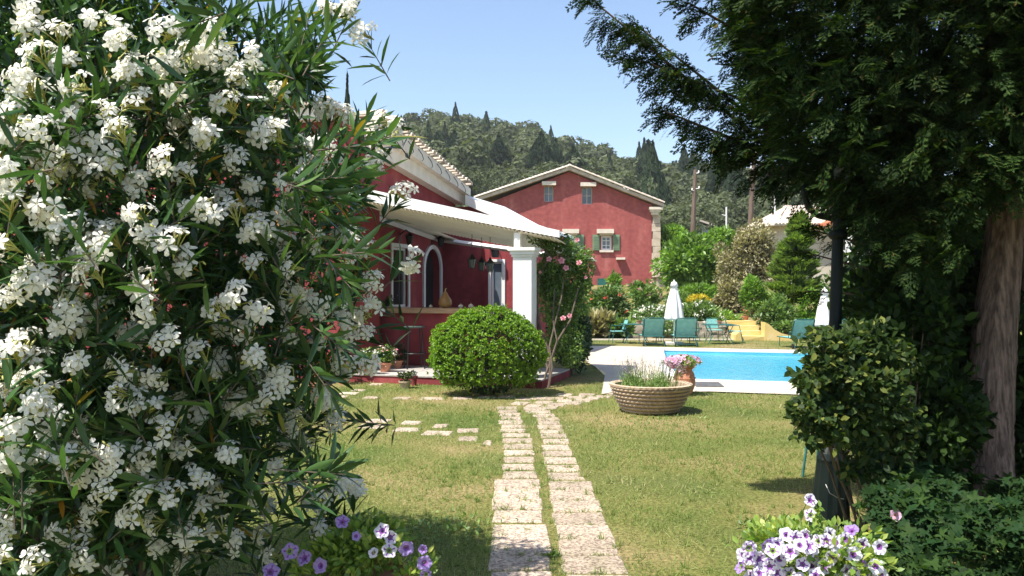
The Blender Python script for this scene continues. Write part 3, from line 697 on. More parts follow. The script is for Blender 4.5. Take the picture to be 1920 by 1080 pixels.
def tavern():
    R = thing('garden_restaurant', (C0.x, C0.y, 0), 'dark red plastered restaurant with open porch and tiled roof behind the oleander', 'restaurant', rz=TH)
    front = lambda u, v, w: (u, w, v)                       # u = s, outward -t
    side = lambda u, v, w: (-w, u, v)                       # u = t, outward +s
    mb = MB(); fw = (-2.05, -1.15, 1.75, 2.75)
    wall_holes(mb, 0, 4.75, .3, [fw, (-5.2, -4.3, 1.75, 2.75)], u0=-9, mp=front); mb.build('wall', M['red'], R)
    for a in (-2.05, -5.2):
        window(R, front, a, a+.9, 1.75, 2.75, bars=(1, 2)); MB().box(a-.12, a+1.02, -.05, -.002, 2.76, 2.9).build('lintel', M['white'], R)
        mb = MB()
        for x in (a-.12, a+.9): mb.box(x, x+.12, -.03, -.002, 1.7, 2.757)
        mb.build('window_surround', M['white'], R)
    mb = MB(); wh = (1.64, 2.42, 1.2, 2.45); ah = (3.32, 4.26, .15, 2.5)
    wall_holes(mb, 5.3, 4.0, .3, [wh, ah], u0=.302, mp=side)
    # arch infill
    cx, r, zs = 3.79, .47, 2.03
    for sg in (-1, 1):
        pts = [(cx+sg*.47, zs), (cx+sg*.47, 2.5), (cx, 2.5)]
        for k in range(8, -1, -1):
            a = PI/2*k/8; pts.append((cx+sg*r*math.cos(a), zs+r*math.sin(a)))
        mb.prism(pts[:-1], -.297, -.003, axis='x')
    mb.build('wall', M['red'], R)
    # gable triangle over the side wall follows the falling verge
    mb = MB(); mb.prism([(.302, 4.001), (5.3, 4.001), (5.3, 4.05), (.302, 4.7)], -.3, -.004, axis='x'); mb.build('wall', M['red'], R)
    window(R, side, 1.64, 2.42, 1.2, 2.45, depth=.1, bars=(0, 0), fw=.05)
    mb = MB()
    for a, b, c, d in ((1.56, 1.64, 1.12, 2.53), (2.42, 2.50, 1.12, 2.53), (1.64, 2.42, 2.45, 2.53), (1.64, 2.42, 1.12, 1.2)): mb.box(.002, .03, a, b, c, d)
    mb.build('window_surround', M['white'], R)
    # arched doorway: white surround, dark leaf
    mb = MB(); o_, i_ = [], []
    ring = [(cx-.47, .15), (cx-.47, zs)]+[(cx-r*math.cos(PI*k/14), zs+r*math.sin(PI*k/14)) for k in range(1, 14)]+[(cx+.47, zs), (cx+.47, .15)]
    def sc(p): return (cx+(p[0]-cx)*1.2, zs+(p[1]-zs)*1.2 if p[1] > zs else p[1])
    for k in range(len(ring)-1):
        a, b = ring[k], ring[k+1]; mb.prism([a, b, sc(b), sc(a)], .002, .045, axis='x')
    f = mb.build('door_frame', M['white'], R)
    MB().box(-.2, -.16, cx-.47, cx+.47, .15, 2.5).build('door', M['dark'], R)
    # near black sheet standing for the unlit room
    MB().box(-.9, -.85, 1.2, 4.9, .1, 2.9).build('shade_backing', M['dark'], R)
    # cornice under the falling verge
    mb = MB(); mb.prism([(.32, 4.21), (5.35, 3.66), (5.35, 4.0), (.32, 4.81)], .0, .22, axis='x'); mb.prism([(.30, 4.55), (5.42, 3.87), (5.42, 4.05), (.30, 4.87)], .222, .36, axis='x')
    mb.build('cornice', M['cream'], R)
    mb = MB(); mb.prism([(-.38, 4.78), (-.38, 5.02), (-9, 5.02), (-9, 4.78)] and [(-.25, 4.76), (0, 4.76), (0, 5.0), (-.32, 5.0)], -9, -.45, axis='x'); mb.build('cornice', M['white'], R)
    # roof sheet and tiles
    mb = MB(); mb.prism([(-.42, 5.0), (5.45, 4.06), (5.45, 4.12), (-.42, 5.06)], -9, -.45, axis='x'); mb.prism([(.31, 4.88), (5.45, 4.06), (5.45, 4.12), (.31, 4.945)], -.449, .30, axis='x'); mb.build('roof', M['tile'], R)
    for k in range(4, 31):
        t = -.38+k*.19; z = 5.05-(t+.42)*.16
        o = link('roof_tile', TILE, R); o.location = (-.06+random.uniform(-.02, .02), t, z); o.rotation_euler = (0, 0, random.uniform(-.05, .05))
    for row in range(14):                                   # pantile ribs over the roof field
        mb = MB()
        s = -.35-row*.62
        mb.tube([(s, -.42, 5.08), (s, 5.45, 4.14)], .07, 6); mb.build('roof_rib', M['tile'], R)
    # thin black curves added for the curved shadows hanging under the verge
    for k in range(9):
        t = .6+k*.52; z = 4.86-t*.155
        pts = [(.365, t, z), (.44, t+.03, z-.12), (.43, t+.12, z-.2), (.37, t+.2, z-.22)]
        MB().tube(pts, .008, 4).build('verge_shadow_curve', M['black'], R)
    # back wall of the porch and lower wing
    mb = MB(); win = (1.3, 1.58, 1.15, 2.2)
    bk = lambda u, v, w: (u, 4.43+w, v)
    wall_holes(mb, 1.148, 2.85, .3, [], u0=.003, v0=.15, mp=bk)
    pj = lambda u, v, w: (u, 4.2+w, v)
    wall_holes(mb, 2.3, 2.7, .3, [win], u0=1.15, v0=.15, mp=pj); mb.build('wall', M['red'], R)
    window(R, pj, 1.3, 1.58, 1.15, 2.2, depth=.08, bars=(0, 0), fw=.04, pane='glassgrey')
    mb = MB()
    for a, b, c, d in ((1.24, 1.3, 1.1, 2.26), (1.58, 1.64, 1.1, 2.26), (1.3, 1.58, 2.2, 2.26)): mb.box(a, b, 4.165, 4.198, c, d)
    mb.build('window_surround', M['white'], R)
    MB().box(2.0, 2.28, 4.735, 8, 0, 2.7).build('wall', M['red'], R)
    mb = MB(); mb.prism([(.37, 3.62), (1.35, 3.2), (2.35, 2.92), (2.35, 3.0), (1.35, 3.33), (.37, 3.86)], 5.0, 8.2, axis='y'); mb.build('lower_roof', M['white'], R)
    mb = MB(); mb.prism([(.004, .15), (2.1, .15), (2.1, 2.9), (.36, 3.6), (.004, 3.6)], 5.31, 5.5, axis='y'); mb.build('wall', M['red'], R)
    MB().box(-1.0, .54, -1.2, -.053, .12, 3.14).build('porch_pier', M['red'], R)
    # platform
    mb = MB(); mb.prism([(-3.2, -1.35), (4.0, -1.35), (4.0, .6), (2.3, .6), (2.3, 4.19), (-3.2, 4.19)], 0, .12); mb.build('platform', M['red'], R)
    for i in range(12):
        for j in range(3 if i else 3):
            s0 = -3.2+i*.6; t0 = -1.37+j*.655
            MB().box(s0+.004, s0+.596, t0+.004, t0+.651, .121, .145, jit=.002).build('paving_stone', M['paver'], R)
    MB().box(-3.2, 2.28, .6, 4.19, .121, .142).build('porch_floor', M['paver'], R)
    # counter
    MB().box(.002, 3.3, .35, .6, .143, 1.13).build('counter_wall', M['red'], R)
    MB().box(.002, 3.38, .22, .86, 1.132, 1.225).build('counter_top', M['wood'], R)
    # column
    c = L2W(0, 0); 
    px, D = 984, 13.85; wx = (px-960)/F*D
    rel = Vector((wx, D, 0))-C0; s0, t0 = rel.dot(E1), rel.dot(D1)
    mb = MB(); mb.box(s0-.155, s0+.155, t0-.155, t0+.155, .146, 2.1); mb.build('column', M['white'], R)
    mb = MB()
    for z0, z1, h in ((2.1, 2.14, .175), (2.14, 2.2, .195), (2.2, 2.25, .225)): mb.box(s0-h, s0+h, t0-h, t0+h, z0+.001, z1)
    mb.box(s0-.22, s0+.22, t0-.22, t0+.22, .146, .30) if False else None
    mb.build('capital', M['white'], R)
    MB().box(s0-.17, s0-.07, t0-.05, t0+.05, 2.252, 2.5).build('post', M['white'], R)
    # porch roof: corrugated sheet; ridges run away from the viewer, falls to the right
    def zr(s_, t_): return 3.25-.2043*s_-.08*(t_+1.25)
    n = 330; v = []; f = []; rows = [0, .35, .7, 1]; s0_, s1_ = .02, 4.21
    for i in range(n+1):
        sx = s0_+(s1_-s0_)*i/n
        tend = 4.40 if sx < .50 else (2.6 if sx < 2.6 else 2.0)
        wv = .019*math.sin(2*PI*i/6)
        for q in rows:
            tt = -1.25+(tend+1.25)*q; v.append((sx, tt, zr(sx, tt)+wv))
    m_ = len(rows)
    for i in range(n):
        for q in range(m_-1): f.append((i*m_+q, i*m_+q+1, (i+1)*m_+q+1, (i+1)*m_+q))
    mb = MB(); mb.add(v, f); mb.build('porch_roof', M['sheet'], R, normals=False)
    mb = MB(); mb.prism([(-.02, zr(-.02, -1.2)+.02), (4.25, zr(4.25, -1.2)+.025), (4.25, zr(4.25, -1.2)+.14), (-.02, zr(-.02, -1.2)+.25)], -1.23, -1.19, axis='y'); mb.build('roof_apron', M['white'], R)
    mb = MB()
    for i in range(8):
        a_ = -.02+4.25*i/8; b_ = a_+4.25/8-.01
        mb.add([(a_, -1.185, zr(a_, -1.2)+.24-.11*i/8), (b_, -1.185, zr(b_, -1.2)+.24-.11*(i+1)/8), (b_, .2, zr(b_, .2)+.26), (a_, .2, zr(a_, .2)+.26)], [(0, 1, 2, 3)])
    mb.build('roof_flashing', M['white'], R, normals=False)
    # beams
    MB().tube([(.06, .1, 3.06), (.06, 4.3, 2.72)], .07, 4).build('beam', M['white'], R)
    mb = MB(); p0 = (.1, 4.25, 2.72); p1 = (3.1, 2.2, 2.28); mb.tube([p0, p1], .055, 4); mb.build('beam', M['white'], R)
    return R
tavern()

def sconce(loc, rz, label):
    t = thing('wall_lantern', loc, label, 'lantern', 'black lanterns on the porch walls', rz=rz)
    mb = MB(); mb.box(-.05, .05, 0, .02, -.12, .12); mb.tube([(0, 0, .1), (0, -.14, .2), (0, -.22, .14)], .012, 6); mb.build('bracket', M['black'], t)
    mb = MB(); mb.lathe([(.02, -.13), (.055, -.11), (.085, .06), (.11, .065), (.03, .13), (.01, .15)], 6, c=(0, -.22, 0)); mb.build('lantern_body', M['black'], t)
    mb = MB(); mb.lathe([(.048, -.09), (.074, .05)], 6, c=(0, -.222, 0)); 
    return t
p = L2W(.0, 2.03, 2.62); sconce(p, TH+PI/2, 'black lantern on the shaded wall above the tall window')
p = L2W(.0, 3.79, 2.66); sconce(p, TH+PI/2, 'black lantern above the arched doorway')
p = L2W(1.44, 4.2, 2.42); sconce(p, TH, 'black lantern above the narrow grey window at the porch end')
def hlant(px, py, D, label, ztop):
    c = U(px, py, D)
    t = thing('hanging_lantern', (c.x, c.y, c.z), label, 'lantern', 'lanterns hanging from the porch roof')
    mb = MB(); mb.tube([(0, 0, .12), (0, 0, ztop-c.z)], .006, 5); mb.build('hanging_rod', M['black'], t)
    mb = MB(); mb.lathe([(.035, -.13), (.05, -.12)], 6); mb.lathe([(.01, .16), (.04, .1), (.095, .05), (.09, .04)], 6)
    for k in range(6):
        a = 2*PI*k/6; mb.tube([(.05*math.cos(a), .05*math.sin(a), -.12), (.085*math.cos(a), .085*math.sin(a), .045)], .005, 4)
    mb.build('lantern_body', M['black'], t)
    mb = MB(); mb.lathe([(.045, -.115), (.078, .04)], 6); mb.build('glass', M['glassgrey'], t)
hlant(885, 491, 16.6, 'leftmost of three lanterns hanging under the porch roof', 2.7)
hlant(903, 496, 17.0, 'middle of three lanterns hanging under the porch roof', 2.62)
hlant(919, 498, 16.4, 'rightmost of three lanterns hanging under the porch roof', 2.58)

def gable_house():
    D = 45.0; k = D/F
    cx = (1072-960)*k
    gz = 1.5
    R = thing('gable_house', (cx, D, gz), 'large red house with white tiled gable and green shutters behind the garden', 'house')
    def W(px, py): return ((px-960)*k-cx, CAMH-(py-540)*k-gz)
    mp = lambda u, v, w: (u, w, v)
    x0, _ = W(905, 0); x1, _ = W(1222, 0); xa, za = W(1067, 322); _, ze0 = W(0, 385); _, ze1 = W(0, 392)
    holes = []
    for a, b, c, d in ((1020, 1038, 378, 348), (1091, 1111, 383, 350), (1127, 1147, 469, 442), (1061, 1080, 469, 442)):
        u0, v0 = W(a, c); u1, v1 = W(b, d); holes.append((u0, u1, v0, v1))
    # wall below the eave line as slab with holes, gable above as prism pieces cut round the attic windows
    zc = min(ze0, ze1)-.001
    low = [h for h in holes if h[3] < zc]
    up = [h for h in holes if h[3] >= zc]
    zs = zc
    # split: everything in one slab to zs using the lower part of the attic openings, then gable polygon strips
    mb = MB(); wall_holes(mb, x1, zs, .45, [(h[0], h[1], h[2], min(h[3], zs)) for h in holes if h[2] < zs], u0=x0, v0=-1.5, mp=mp)
    def roofz(u): return zc+(za-ze0)*(u-x0)/(xa-x0)+(ze0-zc) if u < xa else ze1+(za-ze1)*(x1+.6-u)/(x1+.6-xa)
    cuts = sorted({x0, x1, xa}|{h[0] for h in up}|{h[1] for h in up})
    for a, b in zip(cuts[:-1], cuts[1:]):
        hh = [h for h in up if h[0] < (a+b)/2 < h[1]]
        zb = hh[0][3] if hh else zs
        if zb < zs: zb = zs
        mb.prism([(a, zb), (b, zb), (b, roofz(b)), (a, roofz(a))], 0, .45, axis='y')
        if hh and hh[0][2] > zs: mb.prism([(a, zs), (b, zs), (b, hh[0][2]), (a, hh[0][2])], 0, .45, axis='y')
    mb.build('wall', M['redfar'], R)
    mb = MB(); mb.box(x0, x0+.4, .452, 9, -1.5, ze0-.1); mb.box(x1-.4, x1+.2, .452, 9, -1.5, ze1-.1); mb.box(x0+.41, x1-.41, 8.6, 9, -1.5, ze0-.1); mb.build('wall', M['redfar'], R)
    MB().box(x0+.45, x1-.45, .7, .75, -1.4, ze0-.1).build('shade_backing', M['dark'], R)  # dark sheet painted in for the unlit rooms behind the windows
    for i, h in enumerate(holes):
        if i < 2: window(R, mp, h[0], h[1], h[2], h[3], depth=.25, fw=.05, bars=(1, 1), frame='beige', pane='glassgrey')
        else: window(R, mp, h[0], h[1], h[2], h[3], depth=.16, fw=.09, bars=(1, 2), frame='white', pane='glassgrey')
    for a, b, c, d in ((1016, 1042, 348, 341), (1088, 1117, 350, 343), (1119, 1150, 438, 430), (1054, 1085, 438, 430), (1155, 1171, 487, 483), (1100, 1113, 487, 483)):
        u0, v0 = W(a, c); u1, v1 = W(b, d); MB().box(u0, u1, -.28, -.003, v0, v1).build('stone_lintel', M['cream'], R)
    for a, b in ((1124, 1150), (1058, 1083)):
        u0, v0 = W(a, 473); u1, v1 = W(b, 469); MB().box(u0, u1, -.1, -.003, v0, v1).build('sill', M['cream'], R)
        u0, v0 = W(a, 441.5); u1, v1 = W(b, 438.5); MB().box(u0, u1, -.03, -.004, v0, v1).build('window_surround', M['cream'], R)
    for a, b in ((1111, 1124), (1149, 1162), (1082, 1095)):
        u0, v0 = W(a, 470); u1, v1 = W(b, 440)
        s = MB().box(u0, u1, -.06, -.02, v0, v1).build('shutter', M['shutter'], R)
        n = 9
        for j in range(n):
            za_ = v0+.05+(v1-v0-.1)*j/n; mb = MB(); mb.box(u0+.04, u1-.04, -.085, -.062, za_, za_+(v1-v0-.1)/n*.6); mb.build('slat', M['shutter'], s)
        mb = MB(); mb.box(u0+.01, u1-.01, -.09, -.063, v0+.005, v0+.035); 
        if b == 1162:
            pass
    u0, v0 = W(1120, 548); u1, v1 = W(1137, 522); s = MB().box(u0, u1, -.06, -.004, v0, v1).build('shutter', M['greenmetal'], R)
    # verges: thick white-ish roof edges on both slopes and tiles
    def slope(ax, az, bx, bz, lab):
        mb = MB(); th = .16
        mb.prism([(ax, az), (bx, bz), (bx, bz+th), (ax, az+th)], -.35, 9.3, axis='y'); return mb.build('roof', M['tile'], R)
    xl, zl = W(890, 379); xr, zr_ = W(1243, 389); xm, zm = W(1067, 320)
    slope(xl, zl, xm, zm, 'l'); slope(xr, zr_, xm, zm, 'r')
    for (ax, az, bx, bz) in ((xl, zl, xm, zm), (xr, zr_, xm, zm)):
        L = math.hypot(bx-ax, bz-az); n = int(L/.30)
        for i in range(n):
            u = (i+.5)/n; ux = ax+(bx-ax)*u; uz = az+(bz-az)*u+.165
            o = link('roof_tile', TILE, R); o.location = (ux, -.36, uz-.02); o.scale = (.72, 1.25, 1.1)
            dx = -1 if bx < ax else 1
            o.rotation_euler = (0, -math.atan2(bz-az, abs(bx-ax))*1.0, 0 if dx > 0 else PI)
            if dx < 0: o.rotation_euler = (0, -math.atan2(bz-az, abs(bx-ax)), PI)
            o.location.x -= dx*.16
    MB().tube([(xm, -.4, zm+.2), (xm, 9.3, zm+.2)], .12, 8).build('ridge_tile', M['tile'], R)
    # cornice returns and the stone corner
    u0, v0 = W(1216, 403); u1, v1 = W(1241, 389)
    mb = MB(); mb.box(u0+.12, u1-.22, -.2, .5, v0, v0+.14); mb.box(u0+.05, u1-.12, -.27, .5, v0+.142, v0+.26); mb.box(u0, u1, -.33, .5, v0+.262, v1-.0); mb.build('cornice', M['cream'], R)
    u0, v0 = W(893, 388); u1, v1 = W(913, 378); mb = MB(); mb.box(u0, u1, -.25, .5, v0, v1); mb.build('cornice', M['cream'], R)
    z = -1.4; i = 0; _, zt = W(0, 403)
    xq0, _ = W(1222, 0); xq1, _ = W(1238, 0)
    while z < zt-.05:
        h = min(.38+random.uniform(-.05, .05), zt-z)
        MB().box(xq0+.002+(.05 if i % 2 else 0), xq1+random.uniform(-.02, .02), -.035-random.uniform(0, .015), .44, z+.008, z+h-.008, jit=.01).build('quoin_stone', M['stone'], R)
        z += h; i += 1
    # two small vents on the roof slope
    mb = MB(); a = W(1173, 352); mb.box(a[0]-.05, a[0]+.05, .5, .6, a[1]-.3, a[1]+.1); a = W(1180, 354); mb.box(a[0]-.04, a[0]+.04, .5, .6, a[1]-.3, a[1]+.05); mb.build('vent_pipe', M['white'], R)
    # lower stone annex with dark doorway at the right foot
    mb = MB(); xa0, _ = W(1226, 0); xa1, _ = W(1300, 0); xo0, zo0 = W(1241, 600); xo1, zo1 = W(1268, 536); _, zt = W(0, 520)
    mb2 = MB(); wall_holes(mb2, xa1, zt, .5, [(xo0, xo1, zo0, zo1)], u0=xa0, v0=-1.6, mp=lambda u, v, w: (u, -1.2+w, v)); mb2.build('stone_annex', M['rubble'], R)
    MB().box(xo0-.1, xo1+.1, -.2, -.1, -1.6, zo1+.2).build('shade_backing', M['dark'], R)  # near black sheet stands for the shade inside the annex doorway
    MB().box(xa0-.1, xa1+.1, -1.4, 1.2, zt+.003, zt+.2).build('annex_roof', M['tile'], R)
gable_house()

def far_houses():
    # small white house with pale roof below the poles
    D = 80; k = D/F; c = U(1308, 420, D); gz = float(ter(c.x, D))
    R = thing('white_cottage', (c.x, D, gz), 'small white house with pale low roof below the wooden pole', 'house')
    def W(px, py): return ((px-960)*k-c.x, CAMH-(py-540)*k-gz)
    a = W(1275, 440); b = W(1350, 428); ap = W(1312, 416)
    e0 = W(1273, 431); e1 = W(1352, 430)
    MB().prism([(e0[0]+.3, -1), (e1[0]-.3, -1), (e1[0]-.3, e1[1]), (ap[0], ap[1]-.1), (e0[0]+.3, e0[1])], 0, 6, axis='y').build('wall', M['white'], R)
    for s, e in ((0, e0), (1, e1)):
        mb = MB(); mb.prism([(e[0], e[1]), (ap[0], ap[1]), (ap[0], ap[1]+.18), (e[0], e[1]+.18)], -.4, 6.3, axis='y'); mb.build('roof', M['tile'], R)
    # beige house with tiled roof on the right
    D = 42; k = D/F; c = U(1520, 480, D); gz = float(ter(c.x, D))
    R2 = thing('tiled_house', (c.x, D, gz), 'beige house with tiled hip roof, rust awning and white veranda wall behind the lamp post', 'house')
    def W(px, py): return ((px-960)*k-c.x, CAMH-(py-540)*k-gz)
    w0 = W(1462, 424); w1 = W(1640, 424)
    mb = MB(); wall_holes(mb, w1[0], w0[1], .4, [(W(1585, 0)[0], W(1600, 0)[0], W(0, 470)[1], W(0, 436)[1])], u0=w0[0], v0=-1.5, mp=lambda u, v, w: (u, w, v)); mb.build('wall', M['beige'], R2)
    MB().box(w0[0], w0[0]+.3, .402, 7, -1.5, w0[1]-.01).build('wall', M['beige'], R2)
    window(R2, lambda u, v, w: (u, w, v), W(1585, 0)[0], W(1600, 0)[0], W(0, 470)[1], W(0, 436)[1], depth=.2, bars=(0, 1))
    e0 = W(1438, 424); e1 = W(1660, 424); t0 = W(1508, 388); t1 = W(1600, 388)
    v = [(e0[0], -.6, e0[1]), (e1[0], -.6, e1[1]), (e1[0], 7.5, e1[1]), (e0[0], 7.5, e0[1]), (t0[0], 3, t0[1]+.3), (t1[0], 3, t1[1]+.3)]
    mb = MB(); mb.add(v, [(0, 1, 5, 4), (1, 2, 5), (2, 3, 4, 5), (3, 0, 4), (3, 2, 1, 0)]); mb.build('roof', M['tile'], R2)
    for i in range(34):
        u = e0[0]+(e1[0]-e0[0])*(i+.5)/34
        tt = min(1, max(0, (u-e0[0])/(t0[0]-e0[0]))); 
        top = Vector((t0[0]+(t1[0]-t0[0])*i/33, 3, t0[1]+.3)) ; 
        zz = min(1, (u-e0[0])/(t0[0]-e0[0]), (e1[0]-u)/(e1[0]-t1[0]))
        if zz < .08: continue
        MB().tube([(u, -.66, e0[1]+.03), (u, -.6+3.6*zz*.98, e0[1]+(t0[1]+.3-e0[1])*zz*.98+.03)], .09, 6).build('roof_tile_row', M['tile'], R2)
    a0 = W(1524, 428); a1 = W(1570, 404)
    mb = MB(); mb.prism([(a0[0], a0[1]), (a1[0], a1[1]), (a1[0]+3, a1[1]), (a1[0]+3, a1[1]+.1), (a1[0], a1[1]+.1), (a0[0], a0[1]+.14)], -2.4, -.7, axis='y'); mb.build('awning', M['awning'], R2)
    for px in (1537, 1551): 
        q = W(px, 0)[0]; MB().box(q-.04, q+.04, -2.2, -2.12, -.5, a0[1]+.3).build('post', M['black'], R2)
    q = W(1556, 0)[0]; MB().box(q-.1, q+.16, -2.3, -2.05, -.5, a0[1]+.4).build('post', M['white'], R2)
    b0 = W(1540, 497); b1 = W(1680, 474)
    MB().box(b0[0], b1[0], -2.6, -2.4, b0[1], b0[1]+.25).build('balcony_slab', M['white'], R2)
    for i in range(22):
        u = b0[0]+.1+(b1[0]-b0[0]-.2)*i/21; MB().tube([(u, -2.5, b0[1]+.25), (u, -2.5, b1[1]-.08)], .035, 5).build('baluster', M['white'], R2)
    MB().box(b0[0], b1[0], -2.58, -2.42, b1[1]-.08, b1[1]+.02).build('handrail', M['white'], R2)
    MB().box(b0[0]+.1, b1[0], -2.3, -1.9, -1.6, b0[1]-.01).build('veranda_wall', M['beige'], R2)
far_houses()
def poles():
    def pole(px0, y0, px1, y1, D, r, lab, arms):
        b = U(px1, y1, D); t = U(px0, y0, D); gz = float(ter(b.x, D))
        R = thing('utility_pole', (b.x, D, gz), lab, 'utility pole', 'wooden utility poles')
        tt = t-Vector((b.x, D, gz))
        MB().tube([(0, 0, -.3), tt*1.0], [r*1.25, r*.8], 8).build('pole', M['oldpole'], R)
        for i, (f_, dx, ln) in enumerate(arms):
            p = tt*f_
            mb = MB(); mb.tube([(p.x, -.1, p.z), (p.x+dx*ln, -.12, p.z+.02)], .03, 5); mb.lathe([(.02, 0), (.07, .03), (.05, .09), (.07, .13), (.02, .18)], 8, c=(p.x+dx*ln, -.12, p.z+.02)); mb.build('insulator', M['white'], R)
        return R, tt
    pole(1304, 318, 1296, 440, 62, .17, 'upright dark wooden utility pole over the white cottage', [(.96, 1, .22), (.80, 1, .3), (.78, -1, .2)])
    pole(1414, 283, 1402, 420, 55, .17, 'leaning brown wooden utility pole with white insulators under the conifer', [(.985, 1, .25), (.95, -1, .2), (.9, 1, .3), (.85, -1, .18), (.8, 1, .18)])
    for px, y0, y1, D, lab in ((1362, 388, 430, 66, 'thin grey post left of the leaning wooden pole'), (1453, 368, 405, 60, 'thin grey post above the tiled house roof')):
        b = U(px, y1, D); t = U(px, y0, D); gz = float(ter(b.x, D))
        R = thing('thin_post', (b.x, D, gz), lab, 'post', 'thin grey posts')
        MB().tube([(0, 0, -.2), (0, 0, t.z-gz)], .07, 6).build('post', M['canvas'], R)
        MB().tube([(0, 0, (t.z-gz)*.84), (-.35, 0, (t.z-gz)*.86)], .04, 5).build('arm', M['canvas'], R)
poles()

# ------------------------------------------------------------------ garden behind the pool
def rubble_wall():
    R = thing('retaining_wall', (5.0, 27.6, 0), 'low rough stone wall holding up the flower bed behind the green tables', 'wall')
    a = G(1098, 634).x*27.6/26; xs = (1098-960)/F*27.6; xe = (1392-960)/F*27.6
    for row in range(3):
        x = xs+random.uniform(0, .1)
        while x < xe:
            wd = random.uniform(.16, .34); h = .17
            mb = MB(); mb.box(x, x+wd-.015, 27.45-random.uniform(0, .05), 27.85, row*.175-.02, row*.175+h-.012, jit=.02); mb.build('stone', M['rubble'], R, world=True)
            x += wd
    k = thing('kerb', (5, 26.2, 0), 'pale yellow kerb along the far lawn edge', 'kerb')
    mb = MB(); mb.box((1098-960)/F*26.2, (1400-960)/F*26.2, 26.15, 26.3, -.02, .035); mb.build('kerb_stone', M['cream'], k, world=True)
rubble_wall()
def steps():
    R = thing('garden_steps', (7.1, 26, 0), 'yellow limewashed garden steps with curved side wall beyond the pool', 'steps')
    for i in range(4):
        D = 26.0+i*.42; x0 = (1392-960)/F*26-.05*i; x1 = (1434-960)/F*26+.03*i
        mb = MB(); mb.box(x0, x1, D, 28.2, i*.135+(0 if i == 0 else .001), (i+1)*.135, jit=.008); mb.build('step', M['yellow'], R, world=True)
    X = lambda p, D=25.95: (p-960)/F*D
    mb = MB()
    pts = [(X(1434), 0), (X(1434), .56), (X(1442), .50), (X(1452), .34), (X(1466), .22), (X(1482), .16), (X(1496), .05), (X(1496), 0)]
    mb.prism(pts, 25.95, 26.35, axis='y'); mb.build('side_wall', M['yellow'], R, world=True)
    mb = MB(); mb.prism([(X(1378), 0), (X(1379), .18), (X(1385), .26), (X(1391), .2), (X(1391), 0)], 25.9, 26.5, axis='y'); mb.build('side_wall', M['yellow'], R, world=True)
steps()
def umbrella(px, ytop, ybot, ybase, D, hw, label):
    R = thing('parasol', ((px-960)/F*D, D, 0), label, 'parasol', 'closed white parasols by the pool')
    z = lambda y: CAMH-(y-540)/F*D
    k = 1/F*D
    prof = [(hw*k*.95, z(ybot)), (hw*k*.98, z(ybot)+.06), (hw*k*.72, z(ybot)+.45*(z(ytop)-z(ybot))), (hw*k*.42, z(ybot)+.76*(z(ytop)-z(ybot))), (hw*k*.34, z(ytop)-.16), (hw*k*.46, z(ytop)-.155), (hw*k*.30, z(ytop)-.04), (hw*k*.05, z(ytop))]
    mb = MB(); mb.lathe(prof, 48, wob=lambda j, a: 1+(.16 if j < 3 else .07)*math.sin(8*a+1.0*(j < 5))*(1 if j < 6 else 0)); mb.build('canopy', M['canvas'], R, smooth=True)
    MB().tube([(0, 0, 0), (0, 0, z(ytop)-.1)], .022, 8).build('pole', M['white'], R)
    MB().box(-.25, .25, -.25, .25, .0, .06).build('base', M['coping'], R)
    MB().tube([(0, 0, z(ytop)-.02), (0, 0, z(ytop)+.04)], .02, 6).build('finial', M['white'], R)
umbrella(1264, 527, 600, 646, 24.3, 17, 'closed white parasol standing between the two green loungers')
umbrella(1546, 541, 612, 650, 23.3, 17, 'closed white parasol half hidden behind the lamp post')
def lounger():
    R = thing('sun_lounger', (0, 0, 0), '', 'sun lounger', 'green sling loungers by the pool')
    # head end towards the camera, backrest raised
    fr = MB()
    fr.tube([(-.33, 1.5, .33), (-.33, .15, .33)], .016, 6); fr.tube([(.33, 1.5, .33), (.33, .15, .33)], .016, 6); fr.tube([(-.33, 1.5, .33), (.33, 1.5, .33)], .016, 6); fr.tube([(-.33, .15, .33), (.33, .15, .33)], .016, 6)
    fr.build('frame', M['greenmetal'], R)
    b = MB(); b.tube([(-.34, .42, .30), (-.34, .12, .92), (-.28, .10, .95), (.28, .10, .95), (.34, .12, .92), (.34, .42, .30)], .018, 6); b.build('back_frame', M['greenmetal'], R)
    s = MB(); n = 8
    v = []; f = []
    for i in range(n+1):
        u = i/n
        for j in range(7):
            x = -.32+.64*j/6; v.append((x, .42-.30*u+.04*math.sin(PI*u)+.02*math.sin(PI*j/6), .30+.62*u))
    for i in range(n):
        for j in range(6): f.append((i*7+j, i*7+j+1, (i+1)*7+j+1, (i+1)*7+j))
    s.add(v, f); s.build('backrest', M['mesh'], R, normals=False)
    s = MB(); s.box(-.32, .32, .42, 1.49, .325, .34); s.build('seat', M['mesh'], R)
    for x in (-.3, .3):
        MB().tube([(x, 1.35, .33), (x, 1.4, 0)], .014, 6).build('leg', M['greenmetal'], R)
        MB().tube([(x, .3, .33), (x*1.1, .12, .02)], .014, 6).build('leg', M['greenmetal'], R)
        mb = MB(); q = 12; x2 = x*1.16
        mb.tube([(x2-.02, .22, .08), (x2+.02, .22, .08)], .08, 12); mb.build('wheel', M['black'], R)
        MB().tube([(x*1.1, .6, .34), (x*1.15, .5, .52), (x*1.15, .2, .54)], .013, 6).build('armrest', M['greenmetal'], R)
    MB().tube([(-.34, .22, .08), (.34, .22, .08)], .01, 6).build('axle', M['greenmetal'], R)
    return R
lg = lounger(); sc = .82
